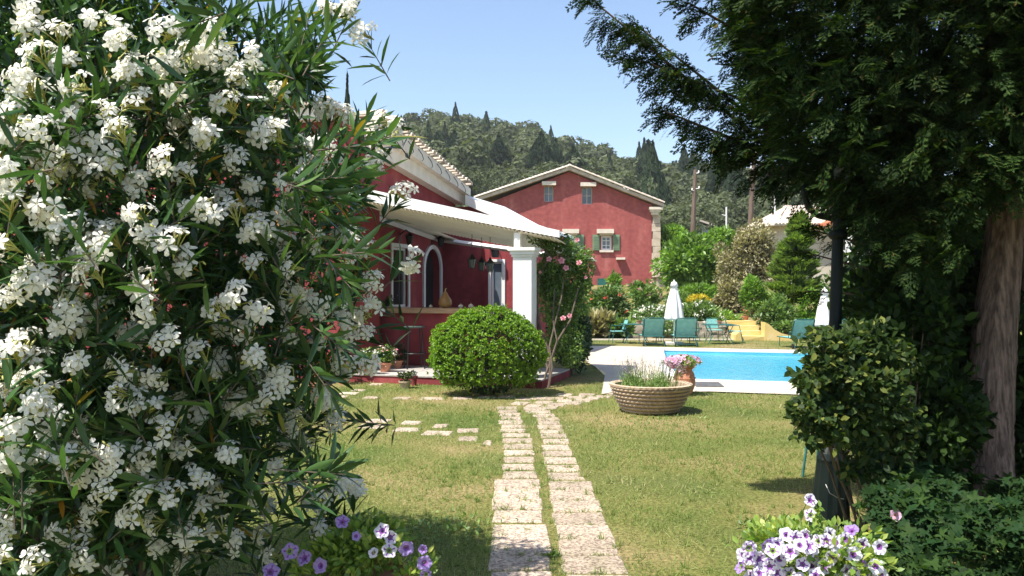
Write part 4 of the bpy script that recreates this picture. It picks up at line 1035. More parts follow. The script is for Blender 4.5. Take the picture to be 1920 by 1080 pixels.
for i, (px, py, rz, lab) in enumerate(((1229, 650, .03, 'green sling sun lounger left of the closed parasol'), (1289, 651, -.04, 'green sling sun lounger right of the closed parasol'),
                                   (1512, 655, .1, 'green sling sun lounger at the right pool end by the shrub'), (1578, 655, -.12, 'green sling sun lounger mostly hidden right of the lamp post'))):
    p = G(px, py)
    if i == 0: lg.location = p; lg.rotation_euler = (0, 0, rz); lg.scale = (sc,)*3; lg['label'] = lab
    else: clone(lg, p, rz, lab, sc)
def gtable():
    R = thing('garden_table', (0, 0, 0), '', 'table', 'green garden tables before the flower bed')
    mb = MB(); mb.box(-.55, .55, -.4, .4, .70, .725); mb.build('tabletop', M['greenmetal'], R)
    for x in (-.45, .45):
        for y in (-.3, .3): MB().tube([(x, y, .70), (x*.6, y*.9, .35), (x*1.05, y, 0)], .014, 6).build('leg', M['greenmetal'], R)
    MB().tube([(-.3, 0, .35), (.3, 0, .35)], .012, 6).build('stretcher', M['greenmetal'], R)
    return R
def gchair():
    R = thing('garden_chair', (0, 0, 0), '', 'chair', 'green metal garden chairs')
    mb = MB(); mb.box(-.24, .24, -.23, .23, .43, .45); mb.build('seat', M['mesh'], R)
    mb = MB(); mb.tube([(-.24, .23, .45), (-.25, .33, .80), (-.18, .36, .88), (.18, .36, .88), (.25, .33, .80), (.24, .23, .45)], .013, 6); mb.build('back_frame', M['greenmetal'], R)
    mb = MB(); mb.add([(-.22, .25, .5), (.22, .25, .5), (.22, .345, .85), (-.22, .345, .85)], [(0, 1, 2, 3)]); mb.prism([(.25, .5), (.255, .5), (.35, .85), (.345, .85)], -.22, .22, axis='x'); mb.build('backrest', M['mesh'], R)
    for x in (-.22, .22):
        MB().tube([(x, -.21, .43), (x*1.15, -.28, 0)], .012, 6).build('leg', M['greenmetal'], R)
        MB().tube([(x, .21, .43), (x*1.15, .32, 0)], .012, 6).build('leg', M['greenmetal'], R)
        MB().tube([(x, .28, .64), (x*1.1, -.15, .66), (x*1.05, -.2, .45)], .012, 6).build('armrest', M['greenmetal'], R)
    return R
tb = gtable(); ch = gchair()
for i, (px, py, lab) in enumerate(((1192, 644, 'green garden table with a small potted plant left of the loungers'), (1348, 645, 'green garden table right of the closed parasol'))):
    p = G(px, py)
    if i == 0: tb.location = p; tb['label'] = lab; tb.scale = (.78,)*3
    else: clone(tb, p, 0, lab, .78)
for i, (px, py, rz, lab) in enumerate(((1224, 641, 1.2, 'green chair behind the left lounger at the left table'), (1158, 643, -1.4, 'green chair at the left end of the left table'), (1295, 640, .2, 'green chair tucked behind the right lounger'),
                                     (1378, 643, 1.3, 'green chair at the right end of the right table by the yellow steps'), (1340, 640, .1, 'green chair on the far side of the right table'))):
    p = G(px, py)
    if i == 0: ch.location = p; ch.rotation_euler = (0, 0, rz); ch.scale = (.78,)*3; ch['label'] = lab
    else: clone(ch, p, rz, lab, .78)
# chair whose legs show under the right shrub
p = G(1512, 905); clone(ch, (p.x+.42, p.y+.35, 0), 2.6, 'green metal chair on the lawn hidden behind the variegated shrub', 1.0)

def flowerpot(loc, r, h, label, m='terra', group=None, saucer=False):
    R = thing('flowerpot', loc, label, 'flowerpot', group)
    mb = MB(); mb.lathe([(r*.62, 0), (r*.95, h*.8), (r*1.08, h*.8), (r*1.1, h), (r*.98, h), (r*.92, h*.86), (.001, h*.86)], 24); mb.build('pot', M[m], R, smooth=False)
    mb = MB(); mb.lathe([(r*.93, h*.87), (.001, h*.9)], 16); mb.build('soil', M['soil'], R)
    return R
def shrub(name, label, cat, c, r, n, m, size, clumps=26, cr=.34, tmpl=KITE, base=None, group=None, flowers=None, zmin=None, stems=5, upz=.35, szv=(.7, 1.3), shell=False):
    """a plant: stems from the ground and a leafy crown"""
    c = Vector(c); g = base if base is not None else float(ter(c.x, c.y))
    R = thing(name, (c.x, c.y, g), label, cat, group)
    P, out = ell_points(n, c, r, clumps=0 if shell else clumps, cr=cr, zmin=zmin)
    d = norm(out+rdir(n, upz)*.9)
    foliage('foliage', [rep(*tmpl, P, frames(d, up=norm(out+np.array([[0, 0, .6]])), roll=.7), size*RNG.uniform(szv[0], szv[1], n))], M[m], R)
    for i in range(stems):
        a = random.uniform(0, 2*PI); e = Vector((c.x+r[0]*.5*math.cos(a), c.y+r[1]*.5*math.sin(a), c.z+r[2]*random.uniform(0, .5)))
        mid = Vector((c.x+r[0]*.15*math.cos(a), c.y+r[1]*.15*math.sin(a), g+(e.z-g)*.5))
        rr = max(.006, min(r)*.03)
        MB().tube([(c.x+.03*math.cos(a), c.y+.03*math.sin(a), g-.05), mid, e], [rr*1.5, rr, rr*.4], 5).build('stem', M['twig'], R, world=True)
    if flowers:
        fm, fn, fs = flowers
        fd = rdir(fn, .3); fd[:, 1] = -np.abs(fd[:, 1]); fP = np.array(c)+fd*np.array(r)*RNG.uniform(.85, 1.05, (fn, 1))
        b = fP[:, None, :]+RNG.normal(0, fs*.3, (fn, 5, 3)); b = b.reshape(-1, 3); k = len(b)
        foliage('blossom', [rep(*OVAL, b, frames(rdir(k, .3)), np.full(k, fs))], M[fm], R)
    return R
def S_(name, label, cat, px, py, D, rx, ry, n, m, size, dep=None, **k):
    c = U(px, py, D); q = D/F
    return shrub(name, label, cat, c, (rx*q, (dep or rx*.8)*q, ry*q), n, m, size, **k)
S_('shrub', 'leafy green shrub with red blossoms at the left foot of the red house', 'shrub', 1140, 572, 29.5, 42, 34, 2600, 'mid', .17, flowers=('redfl', 9, .10))
S_('shrub', 'loose pale green bush with pinkish tips in front of the red house corner', 'shrub', 1205, 556, 31, 38, 34, 2200, 'rose', .15, flowers=('pinkp', 8, .09))
S_('young_tree', 'small leafy sapling against the red wall', 'tree', 1152, 528, 32, 14, 16, 420, 'bright', .15)
S_('rose_bush', 'low rose bush dotted with white blooms left of the parasol', 'rose bush', 1222, 592, 28.4, 40, 20, 1700, 'mid', .13, flowers=('petal', 22, .10))
S_('rose_bush', 'white flowering rose bush right of the parasol', 'rose bush', 1310, 588, 28.6, 44, 24, 1900, 'mid', .14, flowers=('petal', 20, .09))
S_('shrub', 'low green bushes behind the right garden table', 'shrub', 1352, 602, 28.2, 38, 18, 1300, 'bright', .12, flowers=('petal', 10, .08))
S_('shrub', 'low green plants spilling over the wall between the loungers', 'shrub', 1265, 615, 27.3, 40, 16, 1200, 'mid', .12, flowers=('petal', 6, .08), zmin=.03)
S_('flax', 'brownish spiky clump of dead leaves at the left of the terrace', 'plant', 1122, 612, 27.2, 20, 22, 420, 'brown', .34, clumps=8, upz=1.4, zmin=.02)
S_('flax', 'green spiky clump next to the left garden table', 'plant', 1160, 614, 27.2, 22, 18, 420, 'mid', .28, clumps=8, upz=1.4, zmin=.02)
S_('hedge', 'leafy green hedge along the foot of the red gable wall', 'hedge', 1168, 566, 38, 78, 20, 2600, 'mid', .17)
S_('hedge', 'bright clipped hedge below the round green tree', 'hedge', 1312, 549, 34, 52, 16, 2400, 'bright', .16)
S_('shrub', 'bush of yellow flowers in front of the clipped hedge', 'shrub', 1308, 565, 31, 22, 12, 700, 'yellowshrub', .11)
S_('broadleaf_tree', 'round bright green tree beside the stone corner of the red house', 'tree', 1292, 490, 37, 68, 54, 7000, 'bright', .24, clumps=46, cr=.3)
S_('broadleaf_tree', 'pale green tree between the red house and the white cottage', 'tree', 1262, 450, 47, 40, 24, 2400, 'bright', .26)
S_('broadleaf_tree', 'green tree behind the round tree, below the wooden pole', 'tree', 1350, 452, 46, 42, 22, 2400, 'bright', .26)
S_('olive_tree', 'large dusty olive brown bush in the middle of the garden', 'tree', 1400, 492, 34, 62, 80, 9500, 'brown', .15, clumps=70, cr=.26)
S_('olive_tree', 'drooping lower part of dusty bush beside the yellow flowers', 'tree', 1368, 560, 31, 34, 44, 3200, 'brown', .14, clumps=30, cr=.3)
S_('shrub', 'upright bright green shrub right of the dusty bush', 'shrub', 1412, 556, 29.4, 25, 38, 2600, 'bright', .13)
S_('shrub', 'dark green bush beside the yellow steps', 'shrub', 1455, 592, 27.4, 34, 34, 2400, 'mid', .14)
S_('shrub', 'feathery bright shrub left of the second parasol', 'shrub', 1522, 582, 27.6, 30, 36, 2200, 'bright', .14)
S_('shrub', 'low trailing grey green plants above the curved yellow wall', 'shrub', 1478, 616, 26.9, 34, 16, 1100, 'mid', .11)
S_('shrub', 'tall green shrub behind the lamp post beyond the pool', 'shrub', 1600, 560, 27, 60, 56, 3600, 'mid', .18)
S_('shrub', 'green hedge closing the pool garden on the far right', 'shrub', 1760, 570, 26, 110, 70, 4200, 'mid', .22)
S_('shrub', 'dark shrub by the doorway of the stone annex', 'shrub', 1275, 566, 32, 30, 18, 1100, 'mid', .15)
for px, py, lab in ((1199, 603, 'small clay pot with a green plant on the left garden table'), (1349, 604, 'small clay pot on the right garden table')):
    p = U(px, 607, 24.62 if px < 1300 else 24.4); R = flowerpot((p.x, p.y, .725*.78+.001), .07, .10, lab, group='pots on the garden tables')
    Pn = np.array([[p.x, p.y, .725*.78+.14]])+RNG.normal(0, .04, (60, 3)); foliage('foliage', [rep(*KITE, Pn, frames(rdir(60, .5)), np.full(60, .07))], M['mid'], R)
for px, py, D, lab in ((1397, 598, 28.3, 'red flowering pot at the head of the yellow steps, left side'), (1433, 596, 28.3, 'red flowering pot at the head of the yellow steps, right side')):
    c = U(px, py, D); R = flowerpot((c.x, D, .51), .12, .16, lab, group='pots at the head of the steps')
    Pn = np.array([[c.x, D, .75]])+RNG.normal(0, .08, (90, 3)); foliage('foliage', [rep(*KITE, Pn, frames(rdir(90, .5)), np.full(90, .09))], M['mid'], R)
    Pn = np.array([[c.x, D-.05, .78]])+RNG.normal(0, .08, (26, 3)); foliage('blossom', [rep(*OVAL, Pn, frames(rdir(26, .5)), np.full(26, .07))], M['redfl'], R)
def light_conifer():
    D = 30.0; c = U(1480, 600, D); q = D/F; g = .6
    R = thing('cypress_tree', (c.x, D, g), 'light green feathery conifer between the dusty bush and the tiled house', 'conifer')
    top = U(1500, 398, D)
    MB().tube([(c.x, D, g-.1), (c.x, D, 2.2), (top.x, D, top.z-.2)], [.08, .04, .01], 7).build('trunk', M['twig'], R, world=True)
    n = 17000; u = RNG.uniform(0, 1, n)**.8
    rad = (52*q)*(1-u)**.75+.05; nb = 170; bi = RNG.integers(0, nb, n); ba = RNG.uniform(0, 2*PI, nb); bu = RNG.uniform(0, 1, nb)**.85
    uu = bu[bi]; rr = RNG.uniform(.25, 1, n); ang = ba[bi]+RNG.normal(0, .16, n)
    R0 = (56*q)*(1-uu)**.7+.06
    z = g+.3+uu*(top.z-g-.45)-rr*.18*R0+RNG.normal(0, .10, n)*(1.2-rr)+rr*rr*.25*R0
    cx = c.x+(top.x-c.x)*((z-g)/(top.z-g))
    P = np.stack([cx+np.cos(ang)*rr*R0, D+np.sin(ang)*rr*R0, z], 1)
    d = np.stack([np.cos(ang), np.sin(ang), np.full(n, .55)], 1)
    S = np.stack([np.full(n, .085), np.full(n, .2), np.full(n, .1)], 1)
    foliage('crown', [rep([(-.5, 0, 0), (.5, 0, 0), (0, 1, .2)], [(0, 1, 2)], P, frames(d+rdir(n)*.5, roll=1), S)], M['cypgreen'], R)
light_conifer()

# ------------------------------------------------------------------ bowl, lavender, urn
def bowl():
    c = G(1230, 781); D = c.y+.42
    R = thing('clay_bowl', (c.x, D, 0), 'wide shallow clay bowl with rope ridges planted with lavender on the lawn', 'planter')
    prof = []; nr = 7; H = .335
    for i in range(nr*6+1):
        u = i/(nr*6); r = .30+.20*(u**.62); ph = (i % 6)/6
        bump = .030*max(0, math.sin(PI*ph))**.7 if i < nr*6 else 0
        prof.append((r+bump, u*H))
    prof += [(.53, H+.004), (.535, H+.03), (.50, H+.04), (.46, H+.02), (.45, H-.08), (.001, H-.07)]
    def wob(j, a):
        if j < nr*6+4:
            ph = (j % 6)/6; return 1+.012*math.sin(46*a+(j//6)*1.7)*math.sin(PI*ph if j < nr*6 else .8)+.006*math.sin(3*a+1)
        return 1
    MB().lathe(prof, 230, wob=wob).build('bowl', M['clay'], R, smooth=False)
    MB().lathe([(.44, H-.06), (.001, H-.05)], 24).build('soil', M['soil'], R)
    L = thing('lavender', (c.x, D, H-.05), 'lavender with pale dried flower spikes growing in the clay bowl', 'lavender')
    n = 150
    cx = np.where(RNG.uniform(0, 1, n) < .45, RNG.normal(-.22, .07, n), RNG.normal(.12, .12, n)); cy = RNG.normal(0, .11, n)
    tipx = cx*1.25+RNG.normal(0, .05, n); tz = H+RNG.uniform(.15, .34, n); tipy = cy*1.3+RNG.normal(0, .05, n)
    mb = MB()
    for i in range(n):
        b = Vector((c.x+cx[i], D+cy[i], H-.05)); t = Vector((c.x+tipx[i], D+tipy[i], tz[i])); mb.tube([b, (b+t)/2+Vector((0, 0, .02)), t], .0022, 3, cap=False)
    mb.build('flower_stalk', M['lavleaf'], L, world=True, normals=False)
    k = 14; P = np.repeat(np.stack([c.x+tipx, D+tipy, tz], 1), k, 0)+RNG.normal(0, .007, (n*k, 3)); P[:, 2] += np.tile(np.linspace(-.035, .05, k), n)
    foliage('flower_spike', [rep(*KITE, P, frames(rdir(n*k, .4)), np.full(n*k, .016))], M['lav'], L)
    m = 2600; w_ = RNG.uniform(0, 1, m) < .55
    P = np.stack([c.x+np.where(w_, RNG.normal(-.23, .075, m), RNG.normal(.10, .07, m)), D+RNG.normal(-.05, .13, m), H-.05+np.abs(RNG.normal(0, .075, m))], 1)
    d = rdir(m, 1.6); S = np.stack([np.full(m, .02), np.full(m, .07), np.full(m, .02)], 1)
    foliage('foliage', [rep(*KITE, P, frames(d), S)], M['lavleaf'], L)
bowl()
def flower_mesh(name, mats, seg=20, depth=.55, lobes=5, var=0):
    rs = random.Random(var+40)
    """trumpet flower: rim radius 1 around +y; outer petal, dark throat"""
    v = []; f = []; mi = []
    rings = [(.0, -depth-.5), (.12, -depth), (.20, -.45*depth), (.42, -.12), (.75, .0), (1.0, .02)]
    for j, (r, y) in enumerate(rings):
        for k in range(seg):
            a = 2*PI*k/seg; lob = 1+.10*math.cos(lobes*a+var)*(j/5)+rs.uniform(-.05, .05)*(j > 3) ; yy = y+(.09*math.sin(lobes*2*a+1) if j == 5 else (.04*math.sin(lobes*2*a) if j == 4 else 0))
            v.append((r*lob*math.cos(a), yy+rs.uniform(-.05, .05)*(j > 3)+(.10*math.sin(2*a+var) if j > 3 else 0), r*lob*math.sin(a)))
    for j in range(5):
        for k in range(seg):
            a, b = j*seg+k, j*seg+(k+1) % seg; f.append((a, b, b+seg, a+seg)); vein = ((k+var) % 4 == 0 and j == 3 and var != 1)
            mi.append(1 if (j == 1 or (j == 2 and var != 2) or vein) else (0 if j > 2 else 2))
    me = bpy.data.meshes.new(name); me.from_pydata(v, [], f)
    for m in mats: me.materials.append(m)
    me.polygons.foreach_set('material_index', mi); me.update(); return me
PET = {'lilac': [flower_mesh('petunia_flower', [M['lilac'], M['purple'], M['paleyel']], var=v) for v in range(4)], 'violet': [flower_mesh('petunia_flower', [M['violet'], M['purple'], M['paleyel']], var=v) for v in range(3)],
       'pink': [flower_mesh('petunia_flower', [M['pinkpet'], M['pinkp'], M['paleyel']], seg=10)]}
def put_flower(parent, me, P, d, r, name='flower'):
    if isinstance(me, list): me = random.choice(me)
    o = link(name, me, parent); d = Vector(d).normalized()
    q = d.to_track_quat('Y', 'Z'); q = q @ Matrix.Rotation(random.uniform(0, 6), 3, 'Y').to_quaternion()
    o.location = Vector(P)-parent.location; o.rotation_mode = 'QUATERNION'; o.rotation_quaternion = q; o.scale = (r, r, r); return o
def urn():
    D = 12.7; x = (1283-960)/F*D
    R = thing('terracotta_urn', (x, D, .0), 'round bellied terracotta urn beside the pool behind the clay bowl', 'urn')
    prof = [(.09, .0), (.12, .05), (.155, .14), (.163, .22), (.15, .30), (.125, .35), (.115, .375), (.135, .39), (.15, .41), (.145, .43), (.12, .425), (.10, .39), (.001, .38)]
    s = 1.0
    MB().lathe([(r*s, z*1.04) for r, z in prof], 36).build('urn_body', M['terra'], R, smooth=True)
    for z in (.31, .33): 
        mb = MB(); mb.lathe([(.146 if z < .32 else .137, z), (.152 if z < .32 else .143, z+.006), (.144 if z < .32 else .135, z+.012)], 36); mb.build('neck_ring', M['terra'], R)
    mb = MB()
    for k in range(40):
        a = 2*PI*k/40; mb.tube([(.158*math.cos(a), .158*math.sin(a), .27), (.166*math.cos(a+.05), .166*math.sin(a+.05), .262), (.166*math.cos(a+.1), .166*math.sin(a+.1), .27)], .004, 3, cap=False)
    mb.build('wavy_band', M['terra'], R)
    L = thing('petunia', (x, D, .42), 'mass of pink and white petunias in the terracotta urn', 'flowers')
    n = 900; P, out = ell_points(n, (x-.03, D, .51), (.26, .2, .085), clumps=14, cr=.45); 
    foliage('foliage', [rep(*OVAL, P, frames(norm(out+rdir(n, .3))), RNG.uniform(.03, .055, n))], M['paleyel'], L)
    n = 150
    d = rdir(n, .35); d[:, 1] -= .3; d = norm(d); P = np.array([x-.03, D, .51])+d*np.array([.28, .2, .10])
    m_ = RNG.uniform(0, 1, n) < .3; P[m_] = np.array([x-.17, D-.07, .44])+RNG.normal(0, 1, (m_.sum(), 3))*np.array([.06, .05, .05])
    for i in range(n): put_flower(L, PET['pink'], P[i], d[i], random.uniform(.022, .03))
urn()
def grate():
    a = G(1302, 724); b = G(1352, 724)
    R = thing('drain_grate', ((a.x+b.x)/2, a.y, .018), 'flat dark grey drain grate in the pool paving near the urn', 'grate', rz=-.1)
    wv = (b.x-a.x)/2
    mb = MB(); mb.box(-wv, wv, -.30, -.27, 0, .02); mb.box(-wv, wv, .27, .30, 0, .02); mb.build('frame', M['greyrubber'], R)
    for k in range(22):
        y = -.262+k*.0245; MB().box(-wv, wv, y, y+.016, .001, .018).build('slat', M['greyrubber'], R)
grate()

# ------------------------------------------------------------------ porch furniture and plants
def stool():
    p = G(777, 691, .145); R = thing('bar_stool', p, 'black metal bar stool with round green grey seat at the counter', 'stool')
    h = .77
    mb = MB(); mb.lathe([(.17, h-.035), (.195, h-.03), (.2, h-.012), (.185, h), (.001, h+.004)], 28); mb.build('seat', mat('stool_seat', (.05, .075, .065), (.07, .10, .09), rough=.35), R)
    for k in range(4):
        a = PI/4+k*PI/2+.3; MB().tube([(.16*math.cos(a), .16*math.sin(a), h-.03), (.225*math.cos(a), .225*math.sin(a), 0)], .0125, 8).build('leg', M['black'], R)
    ring = [(.205*math.cos(2*PI*k/24), .205*math.sin(2*PI*k/24), .28) for k in range(25)]
    MB().tube(ring, .009, 6, cap=False).build('foot_ring', M['black'], R)
stool()
def gourd():
    c = L2W(1.62, .5, 1.226); R = thing('gourd', c, 'large pear shaped orange gourd standing on the counter', 'gourd')
    mb = MB(); mb.lathe([(.03, 0), (.10, .02), (.125, .08), (.115, .15), (.07, .22), (.045, .27), (.03, .30), (.001, .31)], 24, wob=lambda j, a: 1+.04*math.cos(9*a)); mb.build('body', M['gourd'], R, smooth=True)
    MB().tube([(0, 0, .30), (.005, 0, .34), (.02, 0, .37)], [.012, .008, .01], 6).build('stalk', M['bud'], R)
    for s, r, lab in ((1.35, .035, 'small round gourd left of the large gourd on the counter'), (1.95, .045, 'small pale gourd right of the large gourd, nearer one'), (2.15, .05, 'small dark gourd right of the large gourd, farther one')):
        p = L2W(s, .45, 1.226); q = thing('gourd', p, lab, 'gourd', 'gourds on the porch counter')
        mb = MB(); mb.lathe([(r*.4, 0), (r, r*.5), (r, r), (r*.5, r*1.5), (.001, r*1.55)], 14, wob=lambda j, a: 1+.05*math.cos(7*a)); mb.build('body', M['cream'], q, smooth=True)
        MB().tube([(0, 0, r*1.5), (.005, 0, r*2)], .006, 5).build('stalk', M['bud'], q)
gourd()
def dish():
    p = L2W(.45, .5, 1.226); R = thing('plate', p, 'plate with leafy greens at the left end of the counter', 'plate')
    MB().lathe([(.08, 0), (.16, .02), (.165, .028), (.001, .012)], 24).build('dish', M['white'], R)
    P = np.array(p)+RNG.normal(0, .06, (160, 3))*np.array([1, 1, .8])+np.array([0, 0, .09]); foliage('greens', [rep(*KITE, P, frames(rdir(160, .3)), np.full(160, .07))], M['darkshrub'], R)
dish()
def potted(px, py, z, r, h, label, plabel, cr, n, m, fl, size=.05, mm='terra', D=None, group=None):
    c = G(px, py, z) if D is None else Vector(((px-960)/F*D, D, z))
    R = flowerpot((c.x, c.y, z), r, h, label, m=mm, group=group)
    L = thing('potted_plant', (c.x, c.y, z+h*.85), plabel, 'plant')
    cc = (c.x, c.y, z+h+cr[2]*.75)
    P, out = ell_points(n, cc, cr, clumps=12, cr=.42); foliage('foliage', [rep(*OVAL, P, frames(norm(out+rdir(n, .4))), size*RNG.uniform(.7, 1.3, n))], M[m], L)
    for fm, fn, fs in fl:
        d = rdir(fn, .4); d[:, 1] = -np.abs(d[:, 1]); b = np.array(cc)+d*np.array(cr)*1.0
        b = (b[:, None]+RNG.normal(0, fs*.3, (fn, 4, 3))).reshape(-1, 3); foliage('blossom', [rep(*OVAL, b, frames(rdir(len(b), .4)), np.full(len(b), fs))], M[fm], L)
potted(722, 697, .145, .11, .16, 'terracotta pot on the porch edge left of the stool', 'white and coral begonias with pale leaves left of the stool', (.19, .16, .17), 700, 'rose', [('petal', 16, .045), ('pinkp', 6, .06)])
potted(745, 690, .145, .10, .14, 'terracotta pot close to the counter behind the begonias', 'dark leafy potted plant in the shade against the counter', (.20, .14, .18), 500, 'darkshrub', [('redfl', 4, .05)])
potted(690, 701, .145, .12, .15, 'terracotta pot at the left end of the porch edge', 'white begonias at the left end of the porch edge', (.18, .14, .15), 500, 'rose', [('petal', 20, .05)])
potted(645, 712, .0, .13, .20, 'terracotta pot on the lawn before the porch corner', 'green plant in the pot before the porch corner', (.2, .16, .2), 600, 'mid', [('petal', 8, .05)], D=14.2)
potted(598, 764, .0, .17, .28, 'large terracotta pot seen through the oleander on the lawn', 'green plant in the large pot behind the oleander', (.2, .2, .2), 600, 'mid', [], D=12.0)
potted(760, 728, .0, .10, .12, 'small squat clay pot on the grass in front of the red step', 'grey succulent in the small squat clay pot', (.13, .1, .075), 260, 'vari', [], mm='clay', size=.045)
potted(776, 722, .0, .06, .16, 'narrow dark red pot against the red step', 'trailing purple plant in the narrow dark red pot', (.05, .05, .04), 60, 'darkshrub', [], mm='red', D=14.0, size=.04)

def round_bush():
    D = 12.75; c = ((914-960)/F*D, D, .635); r = (.835, .66, .65)
    R = thing('round_bush', (c[0], c[1], 0), 'clipped dome shaped bright green bush in front of the porch', 'bush')
    n = 3400                                                # shoots: rosettes on a lumpy dome
    out = rdir(n*2); out = out[out[:, 2] > -.72][:n]; n = len(out)
    lump = 1+.035*np.sin(out[:, 0]*9+out[:, 2]*7)+.03*np.sin(out[:, 1]*11-out[:, 0]*8)+RNG.normal(0, .022, n)
    tight = np.where(out[:, 2] < -.1, 1+out[:, 2]*.10, 1)
    sq = np.abs(out)**1.12*np.sign(out); sq = sq/np.linalg.norm(sq, axis=1, keepdims=True)**.5
    P0 = np.array(c)+out*np.array(r)*(lump*tight)[:, None]
    rag = out[:, 2] < -.35; P0[rag] += RNG.normal(0, .035, (rag.sum(), 3))
    k = 9; P = np.repeat(P0, k, 0); o2 = np.repeat(out, k, 0)
    d = norm(o2*.75+rdir(len(P), .25)*.85); P = P+d*.004
    foliage('foliage', [rep(*OVAL, P, frames(d, up=norm(o2+np.array([[0, 0, .5]])), roll=.5), RNG.uniform(.028, .050, len(P)))], M['round'], R)
    st = MB(); PP = []; DD = []
    for i in range(70):
        d = rdir(1, .5)[0]; p = Vector(np.array(c)+d*np.array(r)*.97); L = random.uniform(.04, .11); t = (Vector(d)+Vector((random.uniform(-.4, .4), random.uniform(-.4, .4), .5))).normalized(); st.tube([p, p+t*L], .002, 4, cap=False)
        for k in range(9): u = (k+1)/9; PP.append(tuple(p+t*L*u)); DD.append(tuple((t*.5+Vector(rdir(1)[0])).normalized()))
    foliage('stray_shoots', [rep(*OVAL, np.array(PP), frames(np.array(DD)), RNG.uniform(.03, .05, len(PP)))], M['round'], R)
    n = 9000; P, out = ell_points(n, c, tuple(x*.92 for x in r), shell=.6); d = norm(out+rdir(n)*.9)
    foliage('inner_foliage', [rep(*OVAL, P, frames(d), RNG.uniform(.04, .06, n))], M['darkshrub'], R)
    for i in range(9):
        a = 2*PI*i/9+random.uniform(-.2, .2); MB().tube([(.05*math.cos(a), .05*math.sin(a), -.05), (.2*math.cos(a), .16*math.sin(a), .25), (.5*math.cos(a), .4*math.sin(a), .7)], [.022, .016, .008], 6).build('stem', M['twig'], R)
round_bush()

def rose():
    D = 13.95; b = G(1028, 727)
    R = thing('climbing_rose', (b.x, b.y, 0), 'climbing rose with pink blooms growing over the white pillar end of the porch', 'rose')
    q = D/F
    stems = [[(1029, 727), (1032, 690), (1027, 655), (1014, 615), (1006, 570), (1012, 520), (1030, 480)], [(1029, 727), (1036, 690), (1030, 650), (1040, 610), (1052, 560), (1060, 500)],
             [(1018, 723), (1024, 700), (1034, 672), (1044, 640), (1036, 600), (1040, 540)], [(1027, 700), (1022, 660), (1008, 600), (1004, 520), (1010, 460)], [(1032, 680), (1045, 640), (1070, 600), (1085, 540)], [(1030, 480), (1010, 445), (985, 432), (972, 425)]]
    for s in stems:
        pts = [U(x+random.uniform(-1, 1), y, b.y+(727-y)/300*.55+random.uniform(-.03, .03)) for x, y in s]
        MB().tube(pts, [.02*(1-.7*i/len(pts)) for i in range(len(pts))], 6).build('stem', M['greytwig'], R, world=True)
    parts = []
    for px, py, rx, ry, n in ((1040, 462, 34, 26, 1300), (1075, 478, 34, 32, 1500), (1030, 505, 26, 26, 900), (1092, 515, 22, 30, 1000), (1050, 530, 36, 30, 1100), (1060, 565, 36, 34, 1000), (1025, 580, 22, 44, 700), (1046, 640, 26, 34, 700), (1062, 605, 34, 36, 1100), (1026, 545, 26, 60, 1500), (1070, 650, 30, 44, 900), (1075, 520, 36, 40, 1300), (1005, 445, 30, 9, 160), (1096, 560, 18, 40, 600)):
        c = U(px, py, 14.3); P, out = ell_points(n, c, (rx*q, 26*q, ry*q), clumps=9, cr=.5); d = norm(out+rdir(n, -.1)*.8)
        parts.append(rep(*OVAL, P, frames(d, up=norm(out+np.array([[0, -.2, .8]]))), RNG.uniform(.035, .07, n)))
    foliage('foliage', parts, M['rose'], R)
    def bloom_mesh():
        mbv = []; 
        P = []; dd = []; ss = []
        for ring, (cnt, el, s) in enumerate(((5, .25, .9), (5, .7, .75), (4, 1.1, .55))):
            for k in range(cnt):
                a = 2*PI*k/cnt+ring*.5; d = (math.cos(a)*math.cos(el), math.sin(el), math.sin(a)*math.cos(el)); P.append((0, 0, 0)); dd.append(d); ss.append(s)
        t = ([(0, 0, 0), (-.42, .45, .1), (-.35, .9, .12), (0, 1.05, .0), (.35, .9, .12), (.42, .45, .1)], [(0, 5, 4), (0, 4, 3), (0, 3, 2), (0, 2, 1)])
        V, T = rep(*t, np.array(P, float), frames(np.array(dd), up=np.tile([0, 1., 0], (len(P), 1)), roll=.1), np.array(ss)); return trimesh('rose_bloom', V, T, M['pinkp'])
    bm = bloom_mesh()
    for px, py, r in ((1029, 486, .055), (1053, 489, .065), (1061, 503, .06), (1086, 493, .055), (1056, 597, .055), (1068, 592, .05), (1017, 470, .03), (1082, 450, .05), (1013, 510, .03), (1098, 520, .035)):
        P = U(px, py, 13.95-random.uniform(.05, .3)*0-.1); put_flower(R, bm, P, (random.uniform(-.4, .4), -1, random.uniform(0, .6)), r, 'bloom')
rose()
c = U(1070, 610, 15.6); q = 15.6/F
shrub('shrub', 'dense dark green shrub in shade behind the climbing rose', 'shrub', c, (44*q, .6, 92*q), 11000, 'darkshrub', .07, clumps=50, cr=.3, tmpl=OVAL, zmin=.05)

